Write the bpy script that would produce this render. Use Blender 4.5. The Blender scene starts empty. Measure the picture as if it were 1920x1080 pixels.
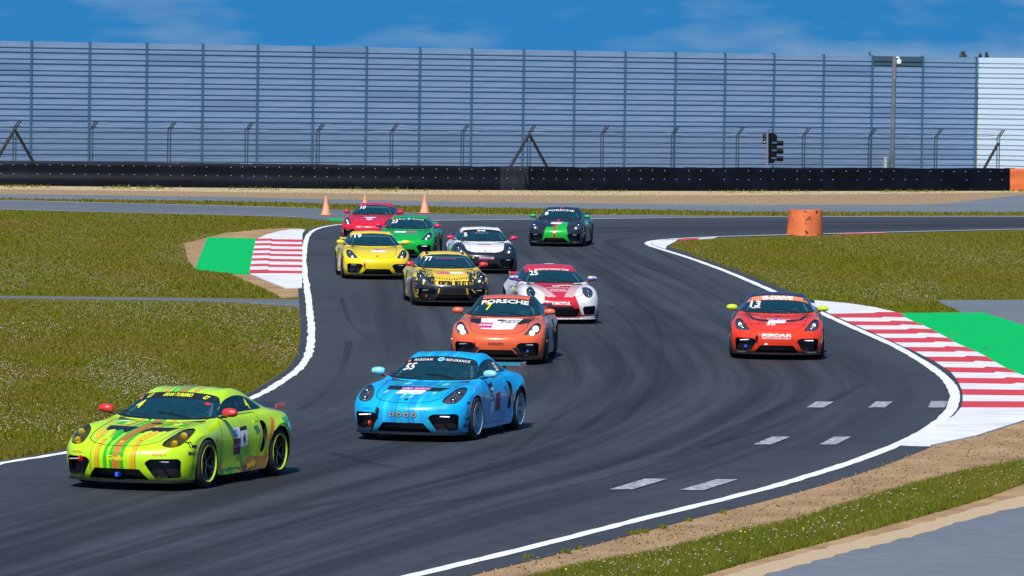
import bpy, bmesh, math, random
import numpy as np
from mathutils import Vector, Matrix
from mathutils.bvhtree import BVHTree

R = math.radians
random.seed(7)
RNG = np.random.default_rng(11)
scene = bpy.context.scene

# ---------------------------------------------------------------- camera
FPX, CAMH, PITCH, ROLL = 9600.0, 5.6, math.atan(395.0 / 9600.0), R(0.8)
_F = Vector((0, math.cos(PITCH), -math.sin(PITCH)))
_R0, _U0 = Vector((1, 0, 0)), Vector((0, math.sin(PITCH), math.cos(PITCH)))
_R = _R0 * math.cos(ROLL) + _U0 * math.sin(ROLL)
_U = _U0 * math.cos(ROLL) - _R0 * math.sin(ROLL)
cam_data = bpy.data.cameras.new('camera')
cam = bpy.data.objects.new('camera', cam_data)
scene.collection.objects.link(cam)
scene.camera = cam
cam_data.sensor_width = 36.0
cam_data.lens = 36.0 * FPX / 1920.0
cam_data.clip_start = 1.0
cam_data.clip_end = 6000.0
m = Matrix.Identity(4)
for i in range(3):
    m[i][0], m[i][1], m[i][2] = _R[i], _U[i], -_F[i]
m[2][3] = CAMH
cam.matrix_world = m
scene.render.resolution_x, scene.render.resolution_y = 1024, 576

# ---------------------------------------------------------------- sky and sun
SUN_EL = R(52)
SUN_H = Vector((-0.24, -0.97)).normalized()          # horizontal direction towards the sun
sun_vec = Vector((SUN_H.x * math.cos(SUN_EL), SUN_H.y * math.cos(SUN_EL), math.sin(SUN_EL)))
world = bpy.data.worlds.new('World')
scene.world = world
world.use_nodes = True
wt = world.node_tree
for n in list(wt.nodes):
    wt.nodes.remove(n)
def wn(t, **k):
    n = wt.nodes.new(t)
    for a, b in k.items():
        setattr(n, a, b)
    return n
w_out = wn('ShaderNodeOutputWorld'); w_bg = wn('ShaderNodeBackground')
w_sky = wn('ShaderNodeTexSky', sky_type='NISHITA', sun_disc=False)
w_sky.sun_elevation = SUN_EL
w_sky.sun_rotation = math.atan2(SUN_H.x, SUN_H.y)
w_sky.air_density = 1.0; w_sky.dust_density = 0.2; w_sky.ozone_density = 2.5
w_tc = wn('ShaderNodeTexCoord')
w_map = wn('ShaderNodeMapping'); w_map.inputs['Location'].default_value = (0, 0, 0.32)
w_cm = wn('ShaderNodeMapping'); w_cm.inputs['Scale'].default_value = (34, 34, 120)
w_no = wn('ShaderNodeTexNoise'); w_no.inputs['Scale'].default_value = 0.62
w_no.inputs['Detail'].default_value = 3.5; w_no.inputs['Roughness'].default_value = 0.6
w_ra = wn('ShaderNodeValToRGB')
w_ra.color_ramp.elements[0].position = 0.47; w_ra.color_ramp.elements[0].color = (0, 0, 0, 1)
w_ra.color_ramp.elements[1].position = 0.80; w_ra.color_ramp.elements[1].color = (.75, .75, .75, 1)
w_tint = wn('ShaderNodeMix', data_type='RGBA', blend_type='MULTIPLY')
w_tint.inputs[0].default_value = 1.0; w_tint.inputs[7].default_value = (0.17, 0.76, 1.08, 1)
w_mix = wn('ShaderNodeMix', data_type='RGBA')
w_mix.inputs[7].default_value = (3.0, 4.2, 5.4, 1)
wt.links.new(w_tc.outputs['Generated'], w_map.inputs['Vector'])
wt.links.new(w_map.outputs[0], w_sky.inputs['Vector']) if 'Vector' in w_sky.inputs else None
wt.links.new(w_tc.outputs['Generated'], w_cm.inputs['Vector'])
wt.links.new(w_cm.outputs[0], w_no.inputs['Vector'])
w_sep = wn('ShaderNodeSeparateXYZ'); wt.links.new(w_tc.outputs['Generated'], w_sep.inputs[0])
def w_math(op, a, b, clamp=False):
    n = wn('ShaderNodeMath', operation=op, use_clamp=clamp)
    for s_, v_ in zip(n.inputs, (a, b)):
        if isinstance(v_, (int, float)): s_.default_value = v_
        else: wt.links.new(v_, s_)
    return n.outputs[0]
# a low cloud bank to the right, thinning out upwards
w_bank = w_math('MULTIPLY', w_math('MULTIPLY', w_math('SUBTRACT', w_sep.outputs[0], 0.035), 30.0, True), w_math('MULTIPLY', w_math('SUBTRACT', 0.0085, w_sep.outputs[2]), 260.0, True))
w_sum = w_math('ADD', w_math('SUBTRACT', w_no.outputs['Fac'], 0.03), w_math('MULTIPLY', w_bank, 0.27))
wt.links.new(w_sum, w_ra.inputs['Fac'])
wt.links.new(w_sky.outputs[0], w_tint.inputs[6])
wt.links.new(w_tint.outputs[2], w_mix.inputs[6])
wt.links.new(w_ra.outputs[0], w_mix.inputs[0])
wt.links.new(w_mix.outputs[2], w_bg.inputs['Color'])
wt.links.new(w_bg.outputs[0], w_out.inputs['Surface'])
w_bg.inputs['Strength'].default_value = 0.10
sun_data = bpy.data.lights.new('sun', 'SUN')
sun_data.energy = 4.9; sun_data.angle = R(0.53); sun_data.color = (1.0, 0.95, 0.87)
sun = bpy.data.objects.new('sun', sun_data)
scene.collection.objects.link(sun)
sun.rotation_euler = sun_vec.to_track_quat('Z', 'Y').to_euler()
sun.location = (0, 100, 60)
vs = scene.view_settings
vs.view_transform = 'Standard'; vs.look = 'None'; vs.gamma = 1.0; vs.exposure = 0.12
vs.use_curve_mapping = False

# ---------------------------------------------------------------- helpers
def ray(px, py):
    return _F + _R * ((px - 960) / FPX) + _U * ((540 - py) / FPX)
def G(px, py, z=0.0):                      # a point of the ground seen at a place of the picture
    d = ray(px, py)
    t = (z - CAMH) / d.z
    return Vector((d.x * t, d.y * t, z))
def P(px, py, Y):                          # a point at a given distance
    d = ray(px, py)
    t = Y / d.y
    return Vector((d.x * t, Y, CAMH + d.z * t))

def link(name, me, parent=None, loc=None, rot=None):
    o = bpy.data.objects.new(name, me)
    scene.collection.objects.link(o)
    if parent is not None:
        o.parent = parent
    if loc is not None:
        o.location = loc
    if rot is not None:
        o.rotation_euler = rot
    return o
def tag(o, label=None, cat=None, group=None, kind=None):
    if label: o['label'] = label
    if cat: o['category'] = cat
    if group: o['group'] = group
    if kind: o['kind'] = kind
    return o
def empty(name, loc=(0, 0, 0), rz=0.0, parent=None):
    o = link(name, None, parent, loc, (0, 0, rz))
    o.empty_display_size = 0.2
    return o

MATS = {}
def mat(name, col=(0.5, 0.5, 0.5), rough=0.5, metal=0.0, coat=0.0, emit=None, estr=1.0, spec=0.5):
    if name in MATS:
        return MATS[name]
    m = bpy.data.materials.new(name); m.use_nodes = True
    b = m.node_tree.nodes['Principled BSDF']
    b.inputs['Base Color'].default_value = (*col, 1)
    b.inputs['Roughness'].default_value = rough
    b.inputs['Metallic'].default_value = metal
    b.inputs['Coat Weight'].default_value = coat
    b.inputs['Coat Roughness'].default_value = 0.03
    b.inputs['Specular IOR Level'].default_value = spec
    if emit:
        b.inputs['Emission Color'].default_value = (*emit, 1)
        b.inputs['Emission Strength'].default_value = estr
    MATS[name] = m
    return m
class NB:
    """small helper around a material's node tree"""
    def __init__(s, m):
        s.m = m; s.t = m.node_tree; s.b = s.t.nodes['Principled BSDF']
    def n(s, t, **k):
        n = s.t.nodes.new(t)
        for a, b in k.items():
            setattr(n, a, b)
        return n
    def l(s, a, b):
        s.t.links.new(a, b)
    def coord(s, kind='Object', scale=(1, 1, 1), rot=(0, 0, 0), loc=(0, 0, 0)):
        c = s.n('ShaderNodeTexCoord'); mp = s.n('ShaderNodeMapping')
        mp.inputs['Scale'].default_value = scale; mp.inputs['Rotation'].default_value = rot
        mp.inputs['Location'].default_value = loc
        s.l(c.outputs[kind], mp.inputs['Vector'])
        return mp.outputs[0]
    def noise(s, vec, scale, detail=4, rough=0.55, dist=0.0):
        n = s.n('ShaderNodeTexNoise'); n.inputs['Scale'].default_value = scale
        n.inputs['Detail'].default_value = detail; n.inputs['Roughness'].default_value = rough
        n.inputs['Distortion'].default_value = dist
        if vec is not None: s.l(vec, n.inputs['Vector'])
        return n.outputs['Fac']
    def ramp(s, fac, stops):
        r = s.n('ShaderNodeValToRGB'); e = r.color_ramp.elements
        while len(e) < len(stops): e.new(0.5)
        for x, (p, c) in zip(e, stops):
            x.position = p; x.color = (*c, 1) if len(c) == 3 else c
        s.l(fac, r.inputs['Fac'])
        return r.outputs[0]
    def mix(s, fac, a, b, mode='MIX'):
        x = s.n('ShaderNodeMix', data_type='RGBA', blend_type=mode)
        for sock, v in ((x.inputs[0], fac), (x.inputs[6], a), (x.inputs[7], b)):
            if isinstance(v, (int, float)): sock.default_value = v
            elif isinstance(v, tuple): sock.default_value = (*v, 1)
            else: s.l(v, sock)
        return x.outputs[2]
    def math(s, op, a, b=0.0, c=None, clamp=False):
        x = s.n('ShaderNodeMath', operation=op, use_clamp=clamp)
        for sock, v in zip(x.inputs, (a, b) if c is None else (a, b, c)):
            if isinstance(v, (int, float)): sock.default_value = v
            else: s.l(v, sock)
        return x.outputs[0]
    def bump(s, h, strength=0.3, dist=0.02):
        x = s.n('ShaderNodeBump'); x.inputs['Strength'].default_value = strength
        x.inputs['Distance'].default_value = dist
        s.l(h, x.inputs['Height']); s.l(x.outputs[0], s.b.inputs['Normal'])

def mesh_from(name, verts, faces, mats=(), midx=None, smooth=False):
    me = bpy.data.meshes.new(name)
    me.from_pydata([tuple(v) for v in verts], [], faces)
    for x in mats: me.materials.append(x)
    if midx is not None: me.polygons.foreach_set('material_index', midx)
    if smooth: me.polygons.foreach_set('use_smooth', [True] * len(me.polygons))
    me.update()
    return me

class MB:
    """collects simple shapes into one mesh"""
    def __init__(s): s.v, s.f, s.s, s.mi, s.cur = [], [], [], [], 0
    def add(s, vs, fs, smooth=False):
        o = len(s.v); s.v += [tuple(v) for v in vs]
        s.f += [tuple(i + o for i in f) for f in fs]
        s.s += [smooth] * len(fs); s.mi += [s.cur] * len(fs)
        return s
    def box(s, c, d, rot=None):
        h = [x / 2 for x in d]
        vs = [Vector((x, y, z)) for x in (-h[0], h[0]) for y in (-h[1], h[1]) for z in (-h[2], h[2])]
        if rot is not None: vs = [rot @ v for v in vs]
        vs = [v + Vector(c) for v in vs]
        return s.add(vs, [(0, 1, 3, 2), (4, 6, 7, 5), (0, 4, 5, 1), (2, 3, 7, 6), (0, 2, 6, 4), (1, 5, 7, 3)])
    def tube(s, pts, r, n=8, cap=True, smooth=True):
        pts = [Vector(p) for p in pts]
        rs = r if isinstance(r, (list, tuple)) else [r] * len(pts)
        vs, fs = [], []
        for i, p in enumerate(pts):
            a = pts[max(0, i - 1)]; b = pts[min(len(pts) - 1, i + 1)]
            t = (b - a).normalized()
            u = t.cross(Vector((0, 0, 1)))
            if u.length < 0.05: u = t.cross(Vector((1, 0, 0)))
            u.normalize(); w = t.cross(u)
            for k in range(n):
                an = 2 * math.pi * k / n
                vs.append(p + (u * math.cos(an) + w * math.sin(an)) * rs[i])
        for i in range(len(pts) - 1):
            for k in range(n):
                fs.append((i * n + k, i * n + (k + 1) % n, (i + 1) * n + (k + 1) % n, (i + 1) * n + k))
        if cap:
            fs.append(tuple(range(n - 1, -1, -1))); fs.append(tuple((len(pts) - 1) * n + k for k in range(n)))
        return s.add(vs, fs, smooth)
    def lathe(s, prof, n=24, axis='z', c=(0, 0, 0), smooth=True, close=False):
        vs, fs = [], []
        for r, h in prof:
            for k in range(n):
                a = 2 * math.pi * k / n
                p = (r * math.cos(a), r * math.sin(a), h)
                if axis == 'y': p = (p[0], h, p[1])
                if axis == 'x': p = (h, p[0], p[1])
                vs.append(Vector(p) + Vector(c))
        m_ = len(prof)
        for i in range(m_ - (0 if close else 1)):
            for k in range(n):
                j = (i + 1) % m_
                fs.append((i * n + k, i * n + (k + 1) % n, j * n + (k + 1) % n, j * n + k))
        return s.add(vs, fs, smooth)
    def prism(s, poly, axis, a, b):
        """polygon in the plane normal to axis, from a to b along it"""
        def pt(u, v, w):
            return {'x': (w, u, v), 'y': (u, w, v), 'z': (u, v, w)}[axis]
        n = len(poly)
        vs = [pt(u, v, a) for u, v in poly] + [pt(u, v, b) for u, v in poly]
        fs = [tuple(range(n - 1, -1, -1)), tuple(range(n, 2 * n))]
        fs += [(i, (i + 1) % n, n + (i + 1) % n, n + i) for i in range(n)]
        return s.add(vs, fs)
    def mesh(s, name, *mats):
        me = bpy.data.meshes.new(name)
        me.from_pydata(s.v, [], s.f)
        for x in mats: me.materials.append(x)
        me.polygons.foreach_set('use_smooth', s.s)
        me.polygons.foreach_set('material_index', s.mi)
        me.update()
        b = bmesh.new(); b.from_mesh(me)
        bmesh.ops.recalc_face_normals(b, faces=b.faces)
        b.to_mesh(me); b.free()
        try: me.set_sharp_from_angle(angle=R(38))
        except Exception: pass
        return me
    def build(s, name, mats, parent=None, loc=None, rot=None):
        mats = mats if isinstance(mats, (list, tuple)) else [mats]
        return link(name, s.mesh(name, *mats), parent, loc, rot)
# ================================================================ CARS
# Body surface: a draped control net (rows from the front lip over the roof to the tail, columns from
# the middle line to the lower edge of the side), evaluated as a smooth bicubic surface.
def lerp(a, b, t): return a + (b - a) * t
def car_rows(rear=False):
    # key columns: c0 (x,z) middle; c3 (x,y,z); c4; c5; c6; c8  (x,y,z)
    # rear=True: the other body (round lamps, engine behind): fenders stand higher, tail falls evenly
    K = []
    def row(c0, c3, c4, c5, c6, c8, crown=0.0, c7=None): K.append((c0, c3, c4, c5, c6, c8, crown, c7))
    # front fascia
    row((2.10, .135), (1.985, .58, .135), (1.93, .70, .135), (1.80, .805, .135), (1.69, .848, .135), (1.543, .858, .135))
    row((2.145, .20), (2.03, .59, .20), (1.97, .71, .20), (1.84, .815, .20), (1.72, .862, .20), (1.584, .873, .215))
    row((2.175, .31), (2.055, .59, .31), (1.99, .715, .31), (1.86, .835, .32), (1.74, .885, .33), (1.60, .895, .33))
    row((2.19, .42), (2.06, .59, .42), (1.99, .715, .43), (1.86, .84, .44), (1.74, .89, .44), (1.58, .90, .44))
    row((2.178, .495), (2.04, .59, .503), (1.965, .715, .53), (1.845, .84, .53), (1.73, .89, .525), (1.54, .90, .525))
    row((2.135, .55), (1.99, .595, .57), (1.915, .71, .61), (1.80, .83, .60), (1.69, .885, .59), (1.495, .90, .58))
    row((2.05, .603), (1.905, .60, .635), (1.82, .70, .685), (1.725, .82, .665), (1.62, .88, .645), (1.437, .90, .627))
    row((1.90, .657), (1.765, .60, .690), (1.70, .695, .742), (1.61, .81, .72), (1.52, .88, .69), (1.365, .90, .663))
    row((1.70, .711), (1.60, .60, .738), (1.55, .69, .788), (1.47, .805, .765), (1.40, .885, .72), (1.26, .905, .685))
    row((1.51, .754), (1.43, .60, .774), (1.39, .69, .817), (1.34, .80, .795), (1.29, .885, .73), (1.15, .905, .673))
    row((1.33, .786), (1.26, .60, .799), (1.23, .69, .832), (1.19, .80, .805), (1.16, .885, .725), (1.055, .905, .633))
    row((1.17, .806), (1.10, .60, .815), (1.08, .69, .843), (1.06, .80, .81), (1.04, .88, .71), (.965, .90, .557))
    row((1.03, .821), (.95, .60, .829), (.93, .69, .848), (.93, .80, .812), (.93, .875, .69), (.905, .89, .45))
    row((.93, .831), (.82, .61, .841), (.78, .70, .856), (.80, .80, .82), (.83, .87, .67), (.872, .88, .29))
    # cowl
    row((.84, .841), (.70, .63, .851), (.655, .72, .866), (.68, .80, .835), (.72, .865, .66), (.80, .86, .15))
    row((.78, .852), (.62, .65, .865), (.57, .738, .880), (.56, .80, .845), (.57, .86, .655), (.60, .855, .135))
    # windscreen
    row((.62, .944), (.47, .61, .943), (.40, .722, .905), (.40, .795, .855), (.40, .86, .65), (.40, .855, .13))
    row((.43, 1.055), (.28, .56, 1.04), (.22, .72, .912), (.22, .79, .86), (.22, .86, .65), (.22, .855, .13))
    row((.24, 1.138), (.10, .53, 1.11), (.05, .72, .918), (.05, .79, .865), (.05, .86, .65), (.05, .855, .13))
    row((.06, 1.208), (-.06, .515, 1.167), (-.11, .72, .921), (-.11, .79, .868), (-.11, .86, .65), (-.11, .855, .13))
    # roof
    row((-.13, 1.250), (-.23, .51, 1.205), (-.28, .72, .923), (-.28, .79, .87), (-.28, .86, .65), (-.28, .855, .13))
    row((-.36, 1.262), (-.43, .508, 1.215), (-.46, .722, .925), (-.46, .795, .873), (-.46, .865, .65), (-.46, .86, .13))
    row((-.60, 1.240), (-.65, .508, 1.192), (-.66, .725, .925), (-.66, .805, .878), (-.65, .875, .65), (-.64, .865, .135))
    row((-.84, 1.178), (-.87, .51, 1.128), (-.86, .73, .922), (-.85, .815, .882), (-.84, .885, .66), (-.83, .875, .15))
    row((-1.07, 1.108), (-1.08, .515, 1.06), (-1.04, .735, .918), (-1.01, .82, .884), (-.97, .893, .68), (-.872, .885, .34))
    row((-1.29, 1.033), (-1.28, .525, .99), (-1.21, .74, .912), (-1.16, .82, .882), (-1.09, .90, .71), (-.925, .90, .53))
    row((-1.50, .968), (-1.47, .54, .935), (-1.38, .74, .898), (-1.30, .82, .872), (-1.20, .905, .735), (-1.06, .91, .66))
    row((-1.70, .925), (-1.64, .55, .903), (-1.54, .74, .878), (-1.44, .82, .855), (-1.33, .905, .745), (-1.24, .912, .70))
    row((-1.88, .905), (-1.80, .56, .885), (-1.69, .735, .855), (-1.58, .815, .83), (-1.47, .90, .735), (-1.42, .91, .66))
    row((-2.02, .895), (-1.94, .56, .868), (-1.83, .72, .83), (-1.71, .805, .79), (-1.60, .88, .68), (-1.545, .90, .545))
    row((-2.13, .84), (-2.06, .56, .80), (-1.95, .70, .75), (-1.82, .80, .70), (-1.70, .865, .60), (-1.60, .89, .44))
    row((-2.19, .70), (-2.12, .56, .67), (-2.02, .69, .62), (-1.88, .795, .57), (-1.75, .86, .50), (-1.61, .885, .35))
    row((-2.22, .52), (-2.15, .56, .50), (-2.05, .69, .47), (-1.90, .79, .43), (-1.76, .85, .38), (-1.60, .88, .26))
    row((-2.19, .34), (-2.12, .55, .34), (-2.02, .68, .32), (-1.88, .78, .29), (-1.75, .84, .26), (-1.59, .87, .20))
    row((-2.10, .19), (-2.04, .54, .19), (-1.95, .66, .18), (-1.83, .76, .17), (-1.72, .82, .16), (-1.57, .86, .14))
    out = []
    for i, (c0, c3, c4, c5, c6, c8, cr, c7) in enumerate(K):
        c0 = Vector((c0[0], 0, c0[1])); c3, c4, c5, c6, c8 = map(Vector, (c3, c4, c5, c6, c8))
        if 14 <= i <= 25:
            w = min(1, (i - 13) / 3, (26 - i) / 3)
            c3.y += .038 * w; c4.y += .012 * w
        if rear:
            if 4 <= i <= 12:                                   # taller lamps and fenders, flatter low lid
                w = {4: .3, 5: .8, 6: 1, 7: 1, 8: .8, 9: .6, 10: .45, 11: .3, 12: .15}[i]
                c4 = c4 + Vector((.055 * w, -.01, .040 * w)); c5 = c5 + Vector((.05 * w, 0, .034 * w))
                c3 = c3 + Vector((.02 * w, 0, .004 * w)); c0 = c0 - Vector((0, 0, .012 * w))
            if 20 <= i <= 29:
                w = {20: .1, 21: .35, 22: .6, 23: .85, 24: 1, 25: 1, 26: .9, 27: .7, 28: .45, 29: .2}[i]
                c0 = c0 + Vector((0, 0, .035 * w)); c3 = c3 + Vector((0, 0, .03 * w))
            if i >= 22:
                w = min(1, (i - 21) / 4)
                for c in (c4, c5, c6, c8): c.y += .028 * w
        c1 = c0.lerp(c3, .36); c2 = c0.lerp(c3, .74)
        y3 = c3.y
        # quadratic in y through c0 and c3 with level tangent at the middle
        for c, y in ((c1, .45 * y3), (c2, .78 * y3)):
            t = (y / y3) ** 2.2
            c.x = lerp(c0.x, c3.x, t); c.z = lerp(c0.z, c3.z, t); c.y = y
        if c7 is None:
            c7 = c6.lerp(c8, .5)
            if 13 <= i <= 24: c7 = Vector((c7.x, c6.y - .012, lerp(c6.z, c8.z, .55)))
        else: c7 = Vector(c7)
        out.append([c0, c1, c2, c3, c4, c5, c6, c7, c8])
    return np.array([[tuple(v) for v in r] for r in out])

def bspline_mat(n, sub):
    """matrix: uniform cubic B-spline of n control points (end points doubled by reflection), sub steps a span"""
    ts = np.linspace(0, n - 1, (n - 1) * sub + 1)
    M = np.zeros((len(ts), n))
    for r, t in enumerate(ts):
        i = min(int(t), n - 2); u = t - i
        w = [(1 - u) ** 3 / 6, (3 * u ** 3 - 6 * u ** 2 + 4) / 6, (-3 * u ** 3 + 3 * u ** 2 + 3 * u + 1) / 6, u ** 3 / 6]
        for k, ww in zip((i - 1, i, i + 1, i + 2), w):
            if k < 0: M[r, 0] += 2 * ww; M[r, 1] -= ww
            elif k > n - 1: M[r, n - 1] += 2 * ww; M[r, n - 2] -= ww
            else: M[r, k] += ww
    return M
def eval_net(net, su, sv):
    A = bspline_mat(net.shape[0], 1); B = bspline_mat(net.shape[1], 1)
    ctl = net.copy()
    for _ in range(2):                                   # pull the smooth surface back onto the net
        cur = np.einsum('ij,jkc,lk->ilc', A, ctl, B)
        ctl = ctl + 0.8 * (net - cur)
    return np.einsum('ij,jkc,lk->ilc', bspline_mat(net.shape[0], su), ctl, bspline_mat(net.shape[1], sv))

def smooth_poly(pts, n=6):
    """closed Catmull-Rom through the points"""
    out = []; m_ = len(pts)
    P_ = [Vector(p) for p in pts]
    for i in range(m_):
        a, b, c, d = P_[i - 1], P_[i], P_[(i + 1) % m_], P_[(i + 2) % m_]
        for k in range(n):
            t = k / n
            out.append(tuple(0.5 * ((2 * b) + (c - a) * t + (2 * a - 5 * b + 4 * c - d) * t * t + (3 * b - a - 3 * c + d) * t ** 3)))
    return out
def inpoly(x, y, poly):
    c = False; j = len(poly) - 1
    for i in range(len(poly)):
        xi, yi = poly[i]; xj, yj = poly[j]
        if (yi > y) != (yj > y) and x < (xj - xi) * (y - yi) / (yj - yi) + xi: c = not c
        j = i
    return c
def round_poly(pts, r=0.03, n=4):
    out = []; m_ = len(pts)
    for i in range(m_):
        p = Vector(pts[i]); a = Vector(pts[i - 1]) - p; b = Vector(pts[(i + 1) % m_]) - p
        rr = min(r, a.length * .45, b.length * .45)
        s_, e_ = p + a.normalized() * rr, p + b.normalized() * rr
        for k in range(n + 1):
            t = k / n
            out.append(tuple(s_ * (1 - t) ** 2 + p * 2 * t * (1 - t) + e_ * t * t))
    return out

def cut_region(bm, layer, tagv, poly, ax, filt):
    """cuts the outline into the surface (seen along the third axis) and marks the faces inside it"""
    a, b = ax
    third = ({0, 1, 2} - {a, b}).pop()
    for i in range(len(poly)):
        p, q = Vector(poly[i]), Vector(poly[(i + 1) % len(poly)])
        if (q - p).length < 1e-5: continue
        x0, x1 = min(p.x, q.x) - 1e-4, max(p.x, q.x) + 1e-4
        y0, y1 = min(p.y, q.y) - 1e-4, max(p.y, q.y) + 1e-4
        fs = []
        for f in bm.faces:
            c = f.calc_center_median()
            if not filt(c, f.normal): continue
            us = [v.co[a] for v in f.verts]
            if max(us) < x0 or min(us) > x1: continue
            ws = [v.co[b] for v in f.verts]
            if max(ws) < y0 or min(ws) > y1: continue
            fs.append(f)
        if not fs: continue
        d = (q - p).normalized(); nn = [0, 0, 0]; nn[a], nn[b] = -d.y, d.x
        co = [0, 0, 0]; co[a], co[b] = p.x, p.y
        geom = set(fs)
        for f in fs: geom.update(f.edges); geom.update(f.verts)
        bmesh.ops.bisect_plane(bm, geom=list(geom), dist=1e-5, plane_co=co, plane_no=nn)
    for f in bm.faces:
        c = f.calc_center_median()
        if filt(c, f.normal) and inpoly(c[a], c[b], poly):
            f[layer] = tagv

def take_region(bm, layer, nl, tags, name, matr, recess=None, keep_surface=True, offset=0.0):
    """copies the marked faces into a mesh of their own; recess = vector: pushed in, with walls"""
    vmap = {}; verts = []; faces = []; norms = []
    sel = [f for f in bm.faces if f[layer] in tags]
    for f in sel:
        for v in f.verts:
            if v not in vmap:
                vmap[v] = len(verts); n = v[nl].normalized()
                verts.append(v.co + n * offset); norms.append(n)
        faces.append(tuple(vmap[v] for v in f.verts))
    if recess is not None:
        rec = Vector(recess); n0 = len(verts)
        inner = [Vector(v) + rec for v in verts]
        out_faces = [tuple(i + n0 for i in f) for f in faces]
        walls = []
        ss = set(sel)
        for f in sel:
            for l_ in f.loops:
                e = l_.edge
                if not any(g in ss and g is not f for g in e.link_faces):
                    i, j = vmap[l_.vert], vmap[l_.link_loop_next.vert]
                    walls.append((i, j, j + n0, i + n0))
        me = mesh_from(name, verts + inner, out_faces + walls, [matr])
        b = bmesh.new(); b.from_mesh(me)
        bmesh.ops.delete(b, geom=[v for v in b.verts if not v.link_faces], context='VERTS')
        b.to_mesh(me); b.free()
        me.polygons.foreach_set('use_smooth', [False] * len(me.polygons))
        return me
    me = mesh_from(name, verts, faces, [matr], smooth=True)
    me.normals_split_custom_set_from_vertices([tuple(n) for n in norms])
    return me

def outline_ribbon(bvh, poly, mode, width, off):
    """closed thin ribbon following an outline on the body"""
    dense = []
    for i in range(len(poly)):
        a, b = Vector(poly[i]), Vector(poly[(i + 1) % len(poly)]); k = max(1, int((b - a).length / .04))
        dense += [tuple(a.lerp(b, j / k)) for j in range(k)]
    poly = dense
    n = len(poly); vs = []; fs = []
    for i in range(n):
        p = Vector(poly[i]); t = (Vector(poly[(i + 1) % n]) - Vector(poly[i - 1])).normalized()
        nn = Vector((-t.y, t.x)) * width / 2
        for s_ in (-1, 1):
            q = p + nn * s_
            vs.append(project(bvh, q.x, q.y, mode, off))
    for i in range(n):
        a, b = 2 * i, 2 * ((i + 1) % n)
        if None in (vs[a], vs[a + 1], vs[b], vs[b + 1]): continue
        if (vs[a] - vs[b]).length > 0.3: continue
        fs.append((a, a + 1, b + 1, b))
    vs = [v if v is not None else Vector((0, 0, .5)) for v in vs]
    return vs, fs

MODES = {   # map a decal's (u, v) to the ray
    'front': lambda u, v: (Vector((4, u, v)), Vector((-1, 0, 0))),
    'top': lambda u, v: (Vector((-v, u, 4)), Vector((0, 0, -1))),
    'left': lambda u, v: (Vector((-u, 4, v)), Vector((0, -1, 0))),
    'right': lambda u, v: (Vector((u, -4, v)), Vector((0, 1, 0))),
}
def project(bvh, u, v, mode, off):
    o, d = MODES[mode](u, v)
    h, n, i, dist = bvh.ray_cast(o, d)
    if h is None: return None
    if n.dot(d) > 0: n = -n
    return h + n * off

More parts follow.
